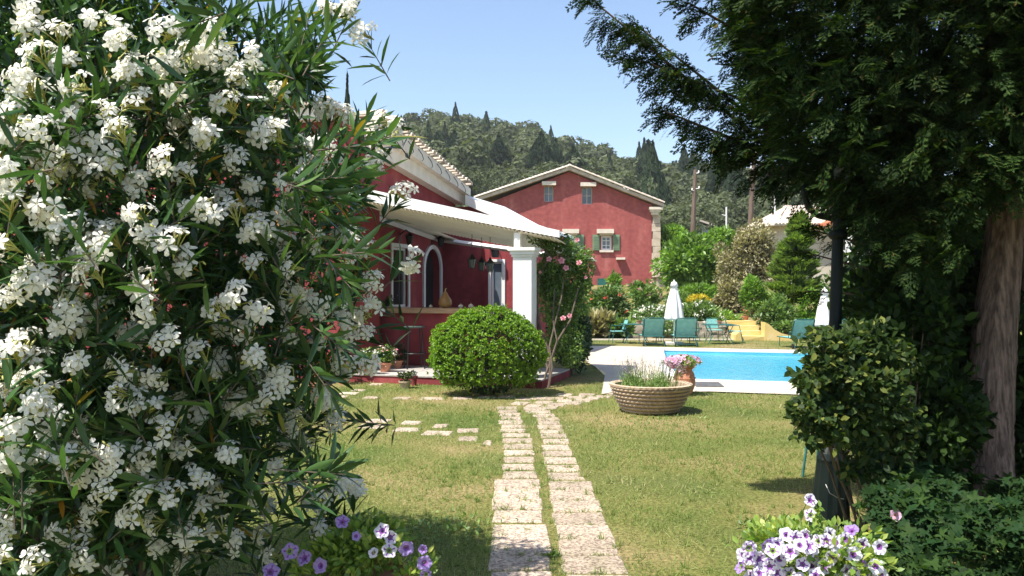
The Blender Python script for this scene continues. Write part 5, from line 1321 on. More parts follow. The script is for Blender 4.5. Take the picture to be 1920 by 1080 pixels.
# ------------------------------------------------------------------ lamp post
def lamp():
    D = 5.6; b = Vector(((1556-960)/F*D, D, 0)); t = U(1571, 440, D)
    R = thing('lamp_post', b, 'dark green cast iron lamp post rising through the shrub', 'lamp post')
    lean = Vector((t.x-b.x, 0, 0)); H = 2.55
    def at(z): return Vector((lean.x*z/t.z, 0, z))
    k = D/F
    mb = MB(); prof = [(.15, 0), (.15, .05), (.125, .08), (.118, .12), (.108, .30), (.092, .46), (.095, .48), (.08, .52), (.055, .56)]
    v = []; mb.lathe(prof, 24, wob=lambda j, a: 1+.035*math.cos(12*a)); mb.v = [(x+at(z).x, y, z) for x, y, z in mb.v]; mb.build('base', M['darkmetal'], R)
    mb = MB(); mb.tube([at(.55), at(1.0), at(1.6), at(2.12)], [.045, .042, .038, .034], 16); mb.build('shaft', M['darkmetal'], R)
    for z in (.58, 1.2, 1.95):
        mb = MB(); mb.lathe([(.045, -.03), (.058, -.015), (.062, 0), (.058, .015), (.045, .03)], 16, c=tuple(at(z))); mb.build('collar', M['darkmetal'], R)
    # scroll arms
    def scroll(pts, r): 
        P = []
        for x, y in pts: q = U(x, y, D); P.append(q-b)
        # catmull
        out = []
        for i in range(len(P)-1):
            p0 = P[max(i-1, 0)]; p1 = P[i]; p2 = P[i+1]; p3 = P[min(i+2, len(P)-1)]
            for s in range(5):
                u = s/5; out.append(.5*((2*p1)+(p2-p0)*u+(2*p0-5*p1+4*p2-p3)*u*u+(3*p1-p0-3*p2+p3)*u**3))
        out.append(P[-1]); return MB().tube(out, r, 8)
    scroll([(1570, 412), (1552, 408), (1530, 402), (1515, 385), (1508, 362), (1512, 345)], .02).build('scroll_arm', M['darkmetal'], R)
    scroll([(1560, 408), (1545, 402), (1543, 385), (1550, 376), (1560, 380), (1562, 392), (1556, 396)], .014).build('scroll_arm', M['darkmetal'], R)
    scroll([(1580, 412), (1598, 406), (1606, 388), (1600, 374), (1588, 380)], .014).build('scroll_arm', M['darkmetal'], R)
    c = at(2.12)
    mb = MB(); mb.lathe([(.03, 0), (.05, .03), (.035, .06), (.055, .09), (.06, .10), (.085, .30), (.11, .31), (.10, .33), (.05, .40), (.02, .43), (.025, .46), (.001, .49)], 8, c=tuple(c)); mb.build('lantern', M['darkmetal'], R)
    mb = MB(); mb.lathe([(.056, .11), (.083, .29)], 8, c=(c.x, c.y-.004, c.z)); mb.build('lantern_glass', M['glassgrey'], R)
    # loose wire
    p = [U(1548, 908, D-.16)-b, U(1556, 925, D-.2)-b, U(1572, 934, D-.18)-b, U(1582, 936, D-.1)-b]; MB().tube(p, .0022, 5).build('cable', M['coping'], R)
lamp()

# ------------------------------------------------------------------ the conifer
def spray_template(seed, coarse=False):
    rs = random.Random(seed); V = []; T = []
    def blade(a, b, w_):
        a = Vector(a); b = Vector(b); d = (b-a); s = d.cross(Vector((0, 0, 1))).normalized()*w_
        o = len(V); V.extend([a, a+d*.5+s, b, a+d*.5-s]); T.extend([(o, o+1, o+2), (o, o+2, o+3)])
    N = 5
    for i in range(N):
        y = i/N; z = -.25*y*y
        blade((0, y, z), (0, y+1.2/N, -.25*(y+1/N)**2), .035)
        for sg in (-1, 1):
            L = .45*(1-y)**.7*rs.uniform(.75, 1.15)+.10; an = rs.uniform(.45, .75); yy = y+rs.uniform(0, .1)
            e = Vector((sg*L*math.sin(an), yy+L*math.cos(an), z-.12*L*rs.uniform(0, 2))); s0 = Vector((0, yy, z)); blade(s0, e, .09 if coarse else .030)
            if coarse: continue
            for u in (.32, .62):
                p = s0+(e-s0)*u; l2 = L*.5*(1.15-u)
                for s2 in (-1, 1):
                    a2 = an*sg+s2*.6; blade(p, p+Vector((l2*math.sin(a2), l2*math.cos(a2), -.08*l2)), .026)
    return [tuple(v) for v in V], T
def conifer():
    base = Vector((3.70, 6.6, 0))
    R = thing('conifer', base, 'big dark conifer with thick brown trunk overhanging the right side of the garden', 'tree')
    tp = [U(1856, 940, 6.3), U(1852, 880, 6.3), U(1856, 760, 6.35), U(1866, 600, 6.4), U(1880, 450, 6.5), U(1900, 300, 6.6), U(1900, 0, 6.6), U(1890, -600, 6.6), U(1890, -1100, 6.7)]
    tp[0].z = -.05
    # trunk with bark ridges
    n = 60; V = []; Fc = []; rings = []
    pts = []
    for i in range(len(tp)-1):
        m_ = 16 if i < 6 else 3
        for s in range(m_): pts.append(tp[i].lerp(tp[i+1], s/m_))
    pts.append(tp[-1])
    for j, p in enumerate(pts):
        r = max(.04, .168-.022*p.z); r += .06*math.exp(-p.z*7)
        for k in range(n):
            a = 2*PI*k/n; rr = r*(1+.07*math.sin(3*a+p.z*1.3)+.045*math.sin(7*a-p.z*2.1)+.05*abs(math.sin(6.5*a+.8*math.sin(p.z*3)))+random.uniform(-.035, .035)); V.append((p.x+rr*math.cos(a), p.y+rr*math.sin(a), p.z))
    for j in range(len(pts)-1):
        for k in range(n): Fc.append((j*n+k, j*n+(k+1) % n, (j+1)*n+(k+1) % n, (j+1)*n+k))
    mb = MB(); mb.add(V, Fc); mb.build('trunk', M['bark'], R, smooth=True, world=True)
    mb = MB(); q = U(1958, 940, 6.9); mb.tube([(q.x, 6.9, -.05), U(1945, 600, 6.9), U(1925, 330, 6.8), U(1915, 100, 6.7)], [.13, .11, .09, .05], 12); mb.build('trunk', M['bark'], R, world=True)
    tmpl = [spray_template(s) for s in range(4)]+[spray_template(s, True) for s in range(2)]
    P = []; Dd = []; S = []
    def bough(a, b, droop=.25, dens=1.0, side=.55, r0=.04, start=.25, sz=(.22, .34), upsag=0, vis=True):
        a = Vector(a); b = Vector(b); L = (b-a).length; ax = (b-a).normalized()
        perp = ax.cross(Vector((0, 0, 1))).normalized()
        pts = []
        for i in range(9):
            u = i/8; p = a.lerp(b, u); p.z += math.sin(PI*u)*upsag*L; pts.append(p)
        if vis: MB().tube(pts, [r0*(1-.85*i/8)+.003 for i in range(9)], 6).build('branch', M['bark'], R, world=True)
        ns = int(L*9*dens)
        for i in range(ns):
            u = start+(1-start)*((i+random.random())/ns)
            k = min(7, int(u*8)); p = pts[k].lerp(pts[k+1], u*8-k)
            sg = random.choice((-1, 1)); l = side*(1.08-u)**.6*random.uniform(.5, 1.1)
            tdir = (ax*random.uniform(.5, 1.0)+perp*sg*random.uniform(.35, 1.0)+Vector((0, 0, random.uniform(-droop*1.6, droop*.6)))).normalized()
            m_ = max(2, int(l*9))
            for s in range(m_+1):
                w_ = s/m_; q = p+tdir*l*w_+Vector((0, 0, -droop*l*w_*w_*.5))
                dd = (tdir*.8+ax*.3+Vector((random.uniform(-.5, .5), random.uniform(-.5, .5), random.uniform(-.75, .2)-droop))).normalized()
                P.append(tuple(q)); Dd.append(tuple(dd)); S.append(random.uniform(*sz)*(.75+.25*(1-u)))
        for s in range(4):
            P.append(tuple(pts[-1]-ax*.06*s)); Dd.append(tuple((ax+Vector((random.uniform(-.3, .3), random.uniform(-.3, .3), random.uniform(-.3, .1)))).normalized())); S.append(random.uniform(*sz))
    T_ = lambda z: Vector((3.72, 6.6, z))
    # named boughs reaching left into the sky
    J = U(1440, 330, 6.2)
    bough(T_(3.1), U(1480, 300, 6.3), dens=1, side=.5)
    bough(U(1470, 300, 6.2), U(1105, -5, 5.7), dens=4.2, side=.34, r0=.013, start=.08, droop=.42, sz=(.13, .22))
    bough(U(1400, 190, 6.0), U(1180, 104, 5.8), dens=3.8, side=.30, r0=.007, start=.1, droop=.4, sz=(.13, .22))
    bough(U(1460, 260, 6.1), U(1185, 40, 5.9), dens=3.6, side=.28, r0=.012, start=.25, droop=.35, sz=(.12, .2))
    bough(U(1470, 300, 6.2), U(1245, 208, 5.9), dens=4.2, side=.32, r0=.016, start=.1, droop=.35, sz=(.13, .22))
    bough(U(1480, 330, 6.2), U(1325, 262, 6.0), dens=4.0, side=.25, r0=.012, start=.1, droop=.4, sz=(.13, .22))
    bough(U(1560, 160, 6.2), U(1290, 5, 5.8), dens=2.0, side=.3, r0=.02, start=.2, droop=.35, sz=(.15, .25))
    bough(U(1540, 60, 6.2), U(1270, -70, 5.6), dens=2.0, side=.35, r0=.02, start=.2, droop=.35, sz=(.15, .25))
    bough(U(1560, 230, 6.1), U(1375, 110, 5.8), dens=2.0, side=.3, r0=.015, start=.1, droop=.3, sz=(.15, .25))
    bough(U(1600, 330, 6.2), U(1440, 330, 5.9), dens=1.5, side=.35, r0=.015, start=.1, droop=.5, sz=(.15, .26))
    bough(U(1640, 350, 6.2), U(1500, 335, 5.9), dens=1.5, side=.35, r0=.015, start=.1, droop=.5, sz=(.15, .26))
    bough(U(1700, 480, 6.8), U(1520, 430, 6.9), dens=1.1, side=.32, r0=.015, start=.05, droop=.35, sz=(.14, .24))
    bough(U(1720, 530, 7.0), U(1500, 470, 7.2), dens=.9, side=.25, r0=.013, start=.05, droop=.3, sz=(.14, .22))
    bough(U(1720, 560, 7.0), U(1510, 545, 7.3), dens=.8, side=.25, r0=.013, start=.1, droop=.2, sz=(.14, .22))
    # the crown proper
    C = np.array([3.9, 6.7, 4.5])
    for i in range(112):
        d = rdir(1, .0, .9)[0]
        if i < 84: d[1] = -abs(d[1])                         # denser on the side seen from the lawn
        zr = 2.7 if d[2] < 0 else 5.2
        e = C+d*np.array([2.25, 2.7, zr])*random.uniform(.72, 1.0)
        pe = Vector(e)
        if pe.y > 1: 
            px = 960+F*pe.x/pe.y; py = 540-F*(pe.z-CAMH)/pe.y
            lim = np.interp(py, [-600, 0, 60, 130, 300, 380, 560], [1330, 1365, 1400, 1420, 1450, 1530, 1720])
            if px < lim and py > -700: pe.x += (lim-px)/F*pe.y+.1
        if pe.z < 1.75: pe.z = 1.75+random.uniform(0, .3)
        if pe.y < 3.4: pe.y = 3.4+random.uniform(0, .5)
        st = T_(max(1.9, min(8, pe.z*.85+.3)))
        bough(st, pe, dens=1.0, side=.6, start=.35, droop=.35, r0=.03, sz=(.20, .32), vis=(i % 2 == 0))
    # dense hanging sprays filling the body of the crown
    cnt = 0
    while cnt < 7600:
        px = random.uniform(1365, 2060); py = random.uniform(-140, 570); D = random.choice((random.uniform(5.0, 6.2), random.uniform(5.6, 7.8)))
        lim = np.interp(py, [-140, 0, 60, 110, 150, 230, 300, 380, 460, 560], [1330, 1375, 1372, 1400, 1385, 1405, 1440, 1520, 1620, 1750])
        bot = np.interp(px, [1400, 1440, 1500, 1560, 1640, 1750, 1810, 1830, 1920, 2060], [215, 275, 330, 375, 465, 545, 490, 350, 390, 440])
        if px < lim+random.uniform(0, 30) or py > bot-random.uniform(0, 30): continue
        q = U(px, py, D); o_ = Vector((q.x-3.7, q.y-6.6, 0)); 
        if o_.length > 2.75: continue
        if abs(q.x-3.8) < .45 and q.y < 6.9 and py > 330: continue
        o_ = o_.normalized() if o_.length > .1 else Vector((0, -1, 0))
        P.append(tuple(q)); Dd.append(tuple((o_*.9+Vector((random.uniform(-.7, .7), random.uniform(-.7, .7), random.uniform(-1.0, .25)))).normalized())); S.append(random.uniform(.13, .25)); cnt += 1
    P = np.array(P); Dd = np.array(Dd); S = np.array(S)
    # the trunk stays clear: drop sprays in front of it low down
    X = P[:, 0]/P[:, 1]*F+960; Y = 540-(P[:, 2]-CAMH)/P[:, 1]*F
    keep = ~((np.abs(P[:, 0]-3.75) < .5) & (P[:, 2] < 2.25) & (P[:, 1] < 6.9))
    P, Dd, S = P[keep], Dd[keep], S[keep]
    idx = RNG.integers(0, 4, len(P)); parts = []
    X = P[:, 0]/P[:, 1]*F+960; Y = 540-(P[:, 2]-CAMH)/P[:, 1]*F
    off = (X > 2150) | (Y < -260) | (P[:, 1] > 7.6) | (P[:, 1] < 2)
    idx[off] = 4+RNG.integers(0, 2, off.sum()); S = np.where(off, S*1.35, S)
    for k in range(6):
        s = idx == k; parts.append(rep(*tmpl[k], P[s], frames(Dd[s], roll=.5), S[s]))
    o = foliage('crown', parts, M['conif'], R); print('conifer sprays', len(P))
conifer()

# ------------------------------------------------------------------ shrubs under the conifer
def under():
    R = thing('variegated_shrub', (2.12, 5.15, 0), 'loose shrub with yellow edged leaves in front of the lamp post', 'shrub')
    P = []; O = []
    for px, py, D, rx, ry, n in ((1572, 668, 5.0, 50, 42, 1000), (1545, 720, 4.95, 46, 56, 1200), (1600, 740, 5.0, 80, 90, 1700), (1512, 650, 4.85, 14, 24, 50), (1508, 710, 4.85, 16, 20, 50), (1496, 765, 4.85, 16, 16, 50), (1545, 630, 4.9, 26, 14, 110), (1500, 820, 4.9, 16, 20, 50), (1545, 790, 4.95, 50, 60, 600), (1600, 870, 5.2, 34, 40, 200), (1650, 660, 5.1, 76, 60, 900), (1512, 765, 4.85, 24, 26, 180), (1660, 800, 5.05, 70, 90, 800)):
        q = D/F; c = U(px, py, D); p, o = ell_points(n, c, (rx*q, .22, ry*q), clumps=14, cr=.4); P.append(p); O.append(o)
    P = np.concatenate(P); O = np.concatenate(O); n = len(P); d = norm(O*.5+rdir(n, -.05)); S = RNG.uniform(.03, .066, n)
    Rm = frames(d, up=norm(np.array([[-.3, -.5, .9]])+rdir(n)*.35), roll=.5)
    V, T = OVAL; V = [(x*1.15, y, z) for x, y, z in V]
    near = np.argsort(P[:, 1])[:280]; rest = np.setdiff1d(np.arange(n), near)
    foliage('foliage', [rep(V, T, P[rest], Rm[rest], S[rest])], M['vari'], R, kind='stuff')
    me = trimesh('leaf', np.array(V), np.array(T), M['vari'])
    mats = [leafmat('variegated_leaf_single', [(0, c_), (1, c_)], rough=.55, trans=.35, spec=.2) for c_ in ((.028, .055, .012), (.05, .085, .017), (.17, .19, .04))]
    mes = [trimesh('leaf', np.array(V), np.array(T), m_) for m_ in mats]
    for i in near:
        o = link('leaf', mes[random.choice((0, 0, 0, 1, 1, 2))], R); m4 = Matrix(Rm[i].tolist()).to_4x4(); m4.translation = Vector(P[i])-R.location; m4 = m4 @ Matrix.Scale(float(S[i]), 4); o.matrix_local = m4
    for i in range(7):
        e = P[random.randrange(n)]; MB().tube([(2.22+random.uniform(-.08, .12), 5.3+random.uniform(-.05, .1), -.03), (2.25*.5+e[0]*.5, 5.25, e[2]*.5), tuple(e)], [.010, .007, .003], 5).build('stem', M['twig'], R, world=True)
under()
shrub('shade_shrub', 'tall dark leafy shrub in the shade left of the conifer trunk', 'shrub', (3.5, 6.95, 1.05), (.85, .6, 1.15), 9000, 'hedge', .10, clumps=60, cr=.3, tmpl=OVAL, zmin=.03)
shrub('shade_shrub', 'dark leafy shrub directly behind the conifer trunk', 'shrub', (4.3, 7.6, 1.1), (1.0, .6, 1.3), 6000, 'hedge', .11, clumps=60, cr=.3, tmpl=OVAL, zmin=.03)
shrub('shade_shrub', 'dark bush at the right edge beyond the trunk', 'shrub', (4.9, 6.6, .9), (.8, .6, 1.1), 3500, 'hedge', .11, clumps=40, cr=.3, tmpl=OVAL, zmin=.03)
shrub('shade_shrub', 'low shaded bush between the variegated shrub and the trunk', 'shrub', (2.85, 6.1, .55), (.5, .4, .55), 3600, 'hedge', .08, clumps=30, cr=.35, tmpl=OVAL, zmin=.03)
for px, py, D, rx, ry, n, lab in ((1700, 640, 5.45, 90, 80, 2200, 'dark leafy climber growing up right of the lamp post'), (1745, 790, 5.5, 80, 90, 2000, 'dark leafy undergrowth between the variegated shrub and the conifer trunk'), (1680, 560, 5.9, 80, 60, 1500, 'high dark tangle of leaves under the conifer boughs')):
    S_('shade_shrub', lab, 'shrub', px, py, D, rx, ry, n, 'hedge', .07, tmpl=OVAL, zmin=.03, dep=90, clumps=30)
def hedge_row():
    R = thing('hedge', (5.6, 10.0, 0), 'dense tall hedge closing the garden behind the conifer', 'hedge')
    n = 9000; P = np.stack([RNG.uniform(3.9, 9.5, n), 10+RNG.normal(0, .35, n), RNG.uniform(0, 2.6, n)], 1); P[:, 2] *= 1-.12*np.sin(P[:, 0]*3)
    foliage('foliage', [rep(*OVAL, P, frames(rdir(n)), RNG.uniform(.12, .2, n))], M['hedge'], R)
    for i in range(12): MB().tube([(4.1+i*.45, 10, -.05), (4.1+i*.45, 10, 1.8)], .02, 5).build('stem', M['twig'], R, world=True)
hedge_row()
def groundcover():
    R = thing('ground_plant', (2.9, 4.6, 0), 'low leafy plants with lobed leaves at the foot of the conifer', 'plant')
    P = []
    for px, py, D, rx, ry, n in ((1700, 960, 4.5, 60, 46, 330), (1720, 1020, 4.3, 90, 60, 560), (1820, 980, 4.7, 100, 56, 560), (1880, 1040, 4.3, 90, 66, 520), (1760, 1085, 4.0, 120, 56, 520), (1700, 890, 5.0, 50, 40, 220), (1760, 915, 5.3, 60, 40, 260), (1915, 950, 5.4, 50, 50, 260), (2000, 1000, 4.6, 120, 100, 400)):
        q = D/F; c = U(px, py, D); p, _ = ell_points(n, c, (rx*q, .3, ry*q), clumps=9, cr=.5, zmin=.03); P.append(p)
    P = np.concatenate(P); n = len(P); d = rdir(n, .1, .5); S = RNG.uniform(.035, .08, n)
    Rm = frames(d, up=norm(np.array([[-.15, -.45, 1.]])+rdir(n)*.3), roll=.35)
    near = np.argsort(P[:, 1])[:280]; rest = np.setdiff1d(np.arange(n), near)
    foliage('foliage', [rep(*LOBED, P[rest], Rm[rest], S[rest])], M['cover'], R, kind='stuff')
    mats = [leafmat('lobed_leaf_single', [(0, c_), (1, c_)], rough=.65, trans=.3, spec=.15) for c_ in ((.012, .028, .007), (.018, .042, .010), (.036, .075, .015))]
    mes = [trimesh('leaf', np.array(LOBED[0]), np.array(LOBED[1]), m_) for m_ in mats]
    for i in near:
        o = link('leaf', random.choice(mes), R); m4 = Matrix(Rm[i].tolist()).to_4x4(); m4.translation = Vector(P[i])-R.location; o.matrix_local = m4 @ Matrix.Scale(float(S[i]), 4)
    mb = MB()
    for i in range(160):
        e = P[random.randrange(n)]; mb.tube([(e[0]+random.uniform(-.1, .1), e[1]+.08, 0), (e[0], e[1]+.03, e[2]*.6), tuple(e)], .003, 4, cap=False)
    tag(mb.build('stalk', M['lavleaf'], R, world=True, normals=False), kind='stuff')
    put_flower(R, PET['pink'], U(1679, 966, 4.35), (-.2, -1, .3), .03)
groundcover()

# ------------------------------------------------------------------ petunias
def petunia_right():
    c = Vector((1.27, 3.62, 0)); z0 = .42
    pot = flowerpot((c.x, c.y, 0), .2, .36, 'terracotta pot hidden under the lilac petunias at the bottom right')
    R = thing('petunia', (c.x, c.y, z0-.1), 'overflowing lilac and white petunias at the foot of the lamp post', 'flowers')
    n = 2600; P, out = ell_points(n, (c.x, c.y, z0+.02), (.34, .26, .16), clumps=26, cr=.4); d = norm(out+rdir(n, .4)*.7)
    foliage('foliage', [rep(*OVAL, P, frames(d, up=norm(out+[[0, 0, .5]])), RNG.uniform(.025, .05, n))], M['paleyel'], R)
    fl = [(1395, 1040, 2), (1388, 1062, 1), (1425, 1062, 1), (1448, 1024, 0), (1475, 1002, 0), (1492, 1010, 0), (1512, 1004, 0), (1500, 1022, 0), (1482, 1034, 0), (1520, 1030, 0), (1505, 1058, 0), (1462, 1048, 0), (1455, 1074, 2), (1480, 1076, 2), (1550, 1014, 0), (1568, 1018, 0), (1585, 1012, 0), (1617, 1022, 0),
          (1560, 1046, 0), (1546, 1062, 2), (1590, 1072, 0), (1622, 1052, 1), (1642, 1062, 0), (1605, 1076, 0), (1652, 1078, 0), (1530, 1078, 0), (1500, 1085, 0), (1430, 1082, 0), (1408, 1028, 1), (1520, 938, 2), (1521, 966, 2), (1596, 994, 1), (1556, 1002, 0), (1575, 1032, 0), (1535, 1014, 0), (1440, 1040, 0), (1600, 1040, 0), (1575, 1085, 0), (1630, 1085, 0)]
    fl += [(random.uniform(1400, 1650), random.uniform(1020, 1090), random.choice((0, 0, 0, 2, 1))) for _ in range(26)]
    mb = MB()
    for px, py, k in fl:
        D = 3.42+(py < 1010)*.12+random.uniform(-.03, .06); Pt = U(px, py, D)
        side = k == 1
        d = (random.uniform(-.9, .9) if side else random.uniform(-.35, .35), -1 if not side else -.2, random.uniform(-.1, .8))
        put_flower(R, PET['lilac' if k != 1 else 'violet'], Pt, d, random.uniform(.027, .033)); dv = Vector(d).normalized()
        mb.tube([Vector(Pt)-dv*.03, Vector(Pt)-dv*.09+Vector((0, 0, -.05)), (c.x+(Pt.x-c.x)*.5, c.y, z0-.02)], .003, 4, cap=False)
    s = [U(1528, 1020, 3.5), U(1540, 985, 3.48), U(1534, 955, 3.46), U(1524, 938, 3.44)]; mb.tube(s, .003, 4, cap=False)
    tag(mb.build('stalk', M['lavleaf'], R, world=True, normals=False), kind='stuff')
    k = 70; t = RNG.uniform(0, 1, k); P = np.array([tuple(s[0].lerp(s[2], float(u))) for u in t])+RNG.normal(0, .012, (k, 3)); foliage('shoot_leaves', [rep(*OVAL, P, frames(rdir(k, .3)), np.full(k, .032))], M['paleyel'], R)
petunia_right()
def petunia_left():
    D = 3.35; x = (694-960)/F*D; zr = CAMH-(1072-540)/F*D
    R = flowerpot((x, D, 0), .148, zr, 'terracotta pot with thick rim at the bottom left below the oleander')
    mb = MB(); 
    mb.lathe([(.150, 0), (.168, .005), (.172, .02), (.165, .035), (.15, .04), (.142, .03), (.142, 0)], 40, c=(0, 0, zr-.035)); mb.build('rim', M['terra'], R, smooth=True)
    L = thing('petunia', (x, D, zr-.03), 'purple petunias with fresh leaves in the left terracotta pot', 'flowers')
    P, out = ell_points(1500, (x-.02, D+.03, zr+.08), (.19, .15, .10), clumps=22, cr=.42); P2, o2 = ell_points(350, (x-.2, D, zr), (.12, .1, .1), clumps=8, cr=.5); P3, o3 = ell_points(160, (x+.16, D, zr), (.08, .08, .09), clumps=6, cr=.5)
    P = np.concatenate([P, P2, P3]); out = np.concatenate([out, o2, o3]); n = len(P)
    keep = ~((P[:, 1] < D-.10) & (np.abs(P[:, 0]-x) < .1) & (P[:, 2] < zr+.03)); P = P[keep]; out = out[keep]; n = len(P)
    foliage('foliage', [rep(*OVAL, P, frames(norm(out+rdir(n, .5)*.8), up=norm(out+[[0, 0, .5]])), RNG.uniform(.025, .048, n))], M['paleyel'], L)
    mb = MB()
    for px, py, k, r in ((642, 978, 1, .027), (716, 995, 0, .030), (732, 1008, 0, .026), (730, 1032, 0, .028), (762, 1028, 1, .028), (796, 1056, 1, .028), (544, 1034, 1, .031), (570, 1046, 1, .03), (600, 1061, 1, .029), (508, 1072, 1, .032), (700, 1036, 0, .020), (798, 1078, 1, .024), (793, 1030, 1, .018), (668, 1005, 1, .018)):
        Pt = U(px, py, D-.12+random.uniform(-.03, .05)); d = Vector((random.uniform(-.5, .6), -1, random.uniform(-.1, .9))) ; put_flower(L, PET['violet' if k else 'lilac'], Pt, d, r)
        d.normalize(); mb.tube([Pt-d*.03, Pt-d*.09+Vector((0, 0, -.04)), (x+(Pt.x-x)*.4, D, zr)], .003, 4, cap=False)
    tag(mb.build('stalk', M['lavleaf'], L, world=True, normals=False), kind='stuff')
petunia_left()

# ------------------------------------------------------------------ the oleander
CL = [(60, 20), (55, 60), (75, 105), (40, 150), (55, 165), (75, 172), (145, 155), (135, 190), (120, 205), (230, 75), (215, 65), (245, 150), (255, 130), (215, 155), (315, 55), (345, 105), (362, 95), (402, 100), (445, 150), (425, 145), (345, 230), (220, 255), (235, 240), (40, 252), (72, 250), (130, 230), (115, 290), (122, 312), (95, 338),
      (200, 215), (392, 250), (8, 330), (20, 350), (190, 310), (218, 320), (170, 345), (330, 165), (430, 200), (10, 385), (90, 390), (95, 418), (130, 425), (182, 435), (85, 490), (85, 522), (160, 480), (178, 470), (212, 450), (145, 540), (182, 575), (160, 560), (262, 400), (270, 430), (315, 450), (370, 390), (398, 398), (460, 400), (475, 430),
      (280, 590), (302, 592), (255, 630), (410, 582), (415, 605), (460, 622), (45, 632), (5, 570), (130, 625), (140, 680), (60, 712), (455, 682), (15, 750), (225, 745), (262, 760), (280, 770), (345, 762), (370, 785), (460, 750), (310, 810), (275, 842), (300, 855), (15, 852), (80, 842), (108, 858), (265, 885), (272, 932), (295, 978), (322, 832),
      (370, 900), (400, 925), (430, 852), (410, 990), (440, 1012), (10, 970), (20, 1000), (115, 1000), (75, 1050), (160, 1040), (180, 965), (250, 975), (345, 1060), (300, 1030), (220, 1070), (400, 55), (392, 105), (440, 142), (520, 175), (430, 195), (492, 240), (512, 255), (385, 250), (565, 270), (600, 280), (640, 205), (610, 195), (650, 220),
      (580, 320), (610, 325), (640, 310), (690, 322), (722, 232), (742, 245), (665, 10), (655, 25), (680, 68), (612, 28), (545, 350), (475, 340), (700, 300), (760, 365), (420, 370), (440, 400), (470, 440), (492, 430), (530, 400), (552, 402), (575, 380), (640, 442), (660, 448), (652, 482), (690, 470), (770, 490), (540, 450), (545, 492),
      (560, 542), (590, 572), (640, 590), (652, 610), (700, 530), (702, 560), (690, 582), (680, 622), (482, 585), (480, 670), (490, 702), (650, 642), (640, 680), (690, 690), (660, 692), (420, 680), (450, 752), (620, 770), (632, 790), (540, 620), (600, 640), (570, 582), (610, 745), (545, 905), (520, 872), (590, 930), (600, 948), (640, 905), (668, 912),
      (510, 960), (560, 790), (575, 822), (600, 1000), (500, 1000), (490, 940), (300, 700), (330, 520), (250, 350), (310, 640), (350, 840), (210, 860), (60, 930), (380, 960), (170, 800), (480, 120), (560, 100), (300, 120), (180, 40), (120, 110), (20, 210), (160, 270), (300, 300), (350, 330), (440, 300), (540, 560), (510, 740), (390, 700), (230, 690)]
BORDER_Y = [-900, -300, -20, 60, 120, 160, 200, 235, 300, 380, 430, 470, 510, 560, 620, 690, 740, 800, 850, 900, 960, 1080, 1500]
BORDER_X = [560, 640, 690, 680, 640, 600, 640, 735, 740, 720, 690, 690, 700, 690, 670, 660, 610, 615, 600, 640, 610, 560, 420]
def flower5(seed):
    rs = random.Random(seed); V = [(0, -.12, 0)]; T = []
    for k in range(5):
        a = 2*PI*k/5+rs.uniform(-.12, .12); ca, sa = math.cos(a), math.sin(a); w_ = rs.uniform(.26, .34); l = rs.uniform(.9, 1.08); tw = .10*rs.uniform(.3, 1.4); dr = rs.uniform(-.18, .12)
        loc = [(.10, -.05*1, -.02), (.55, -w_, .04), (.92, -w_*.95, dr-tw), (1.05, 0, dr-.02), (.95, w_*.7, dr+tw), (.55, w_*.75, .08), (.5, 0, .03)]
        o = len(V)
        for r, s, y in loc: r *= l; V.append((r*ca-s*sa, y, r*sa+s*ca))
        T += [(o, o+1, o+6), (o+1, o+2, o+6), (o+2, o+3, o+6), (o+3, o+4, o+6), (o+4, o+5, o+6), (o+5, o, o+6)]
    # tube
    o = len(V)
    for k in range(4): a = PI/2*k; V += [(.12*math.cos(a), -.05, .12*math.sin(a)), (.04*math.cos(a), -.9, .04*math.sin(a))]
    for k in range(4): i0, i1 = o+2*k, o+2*((k+1) % 4); T += [(i0, i1, i1+1), (i0, i1+1, i0+1)]
    return V, T
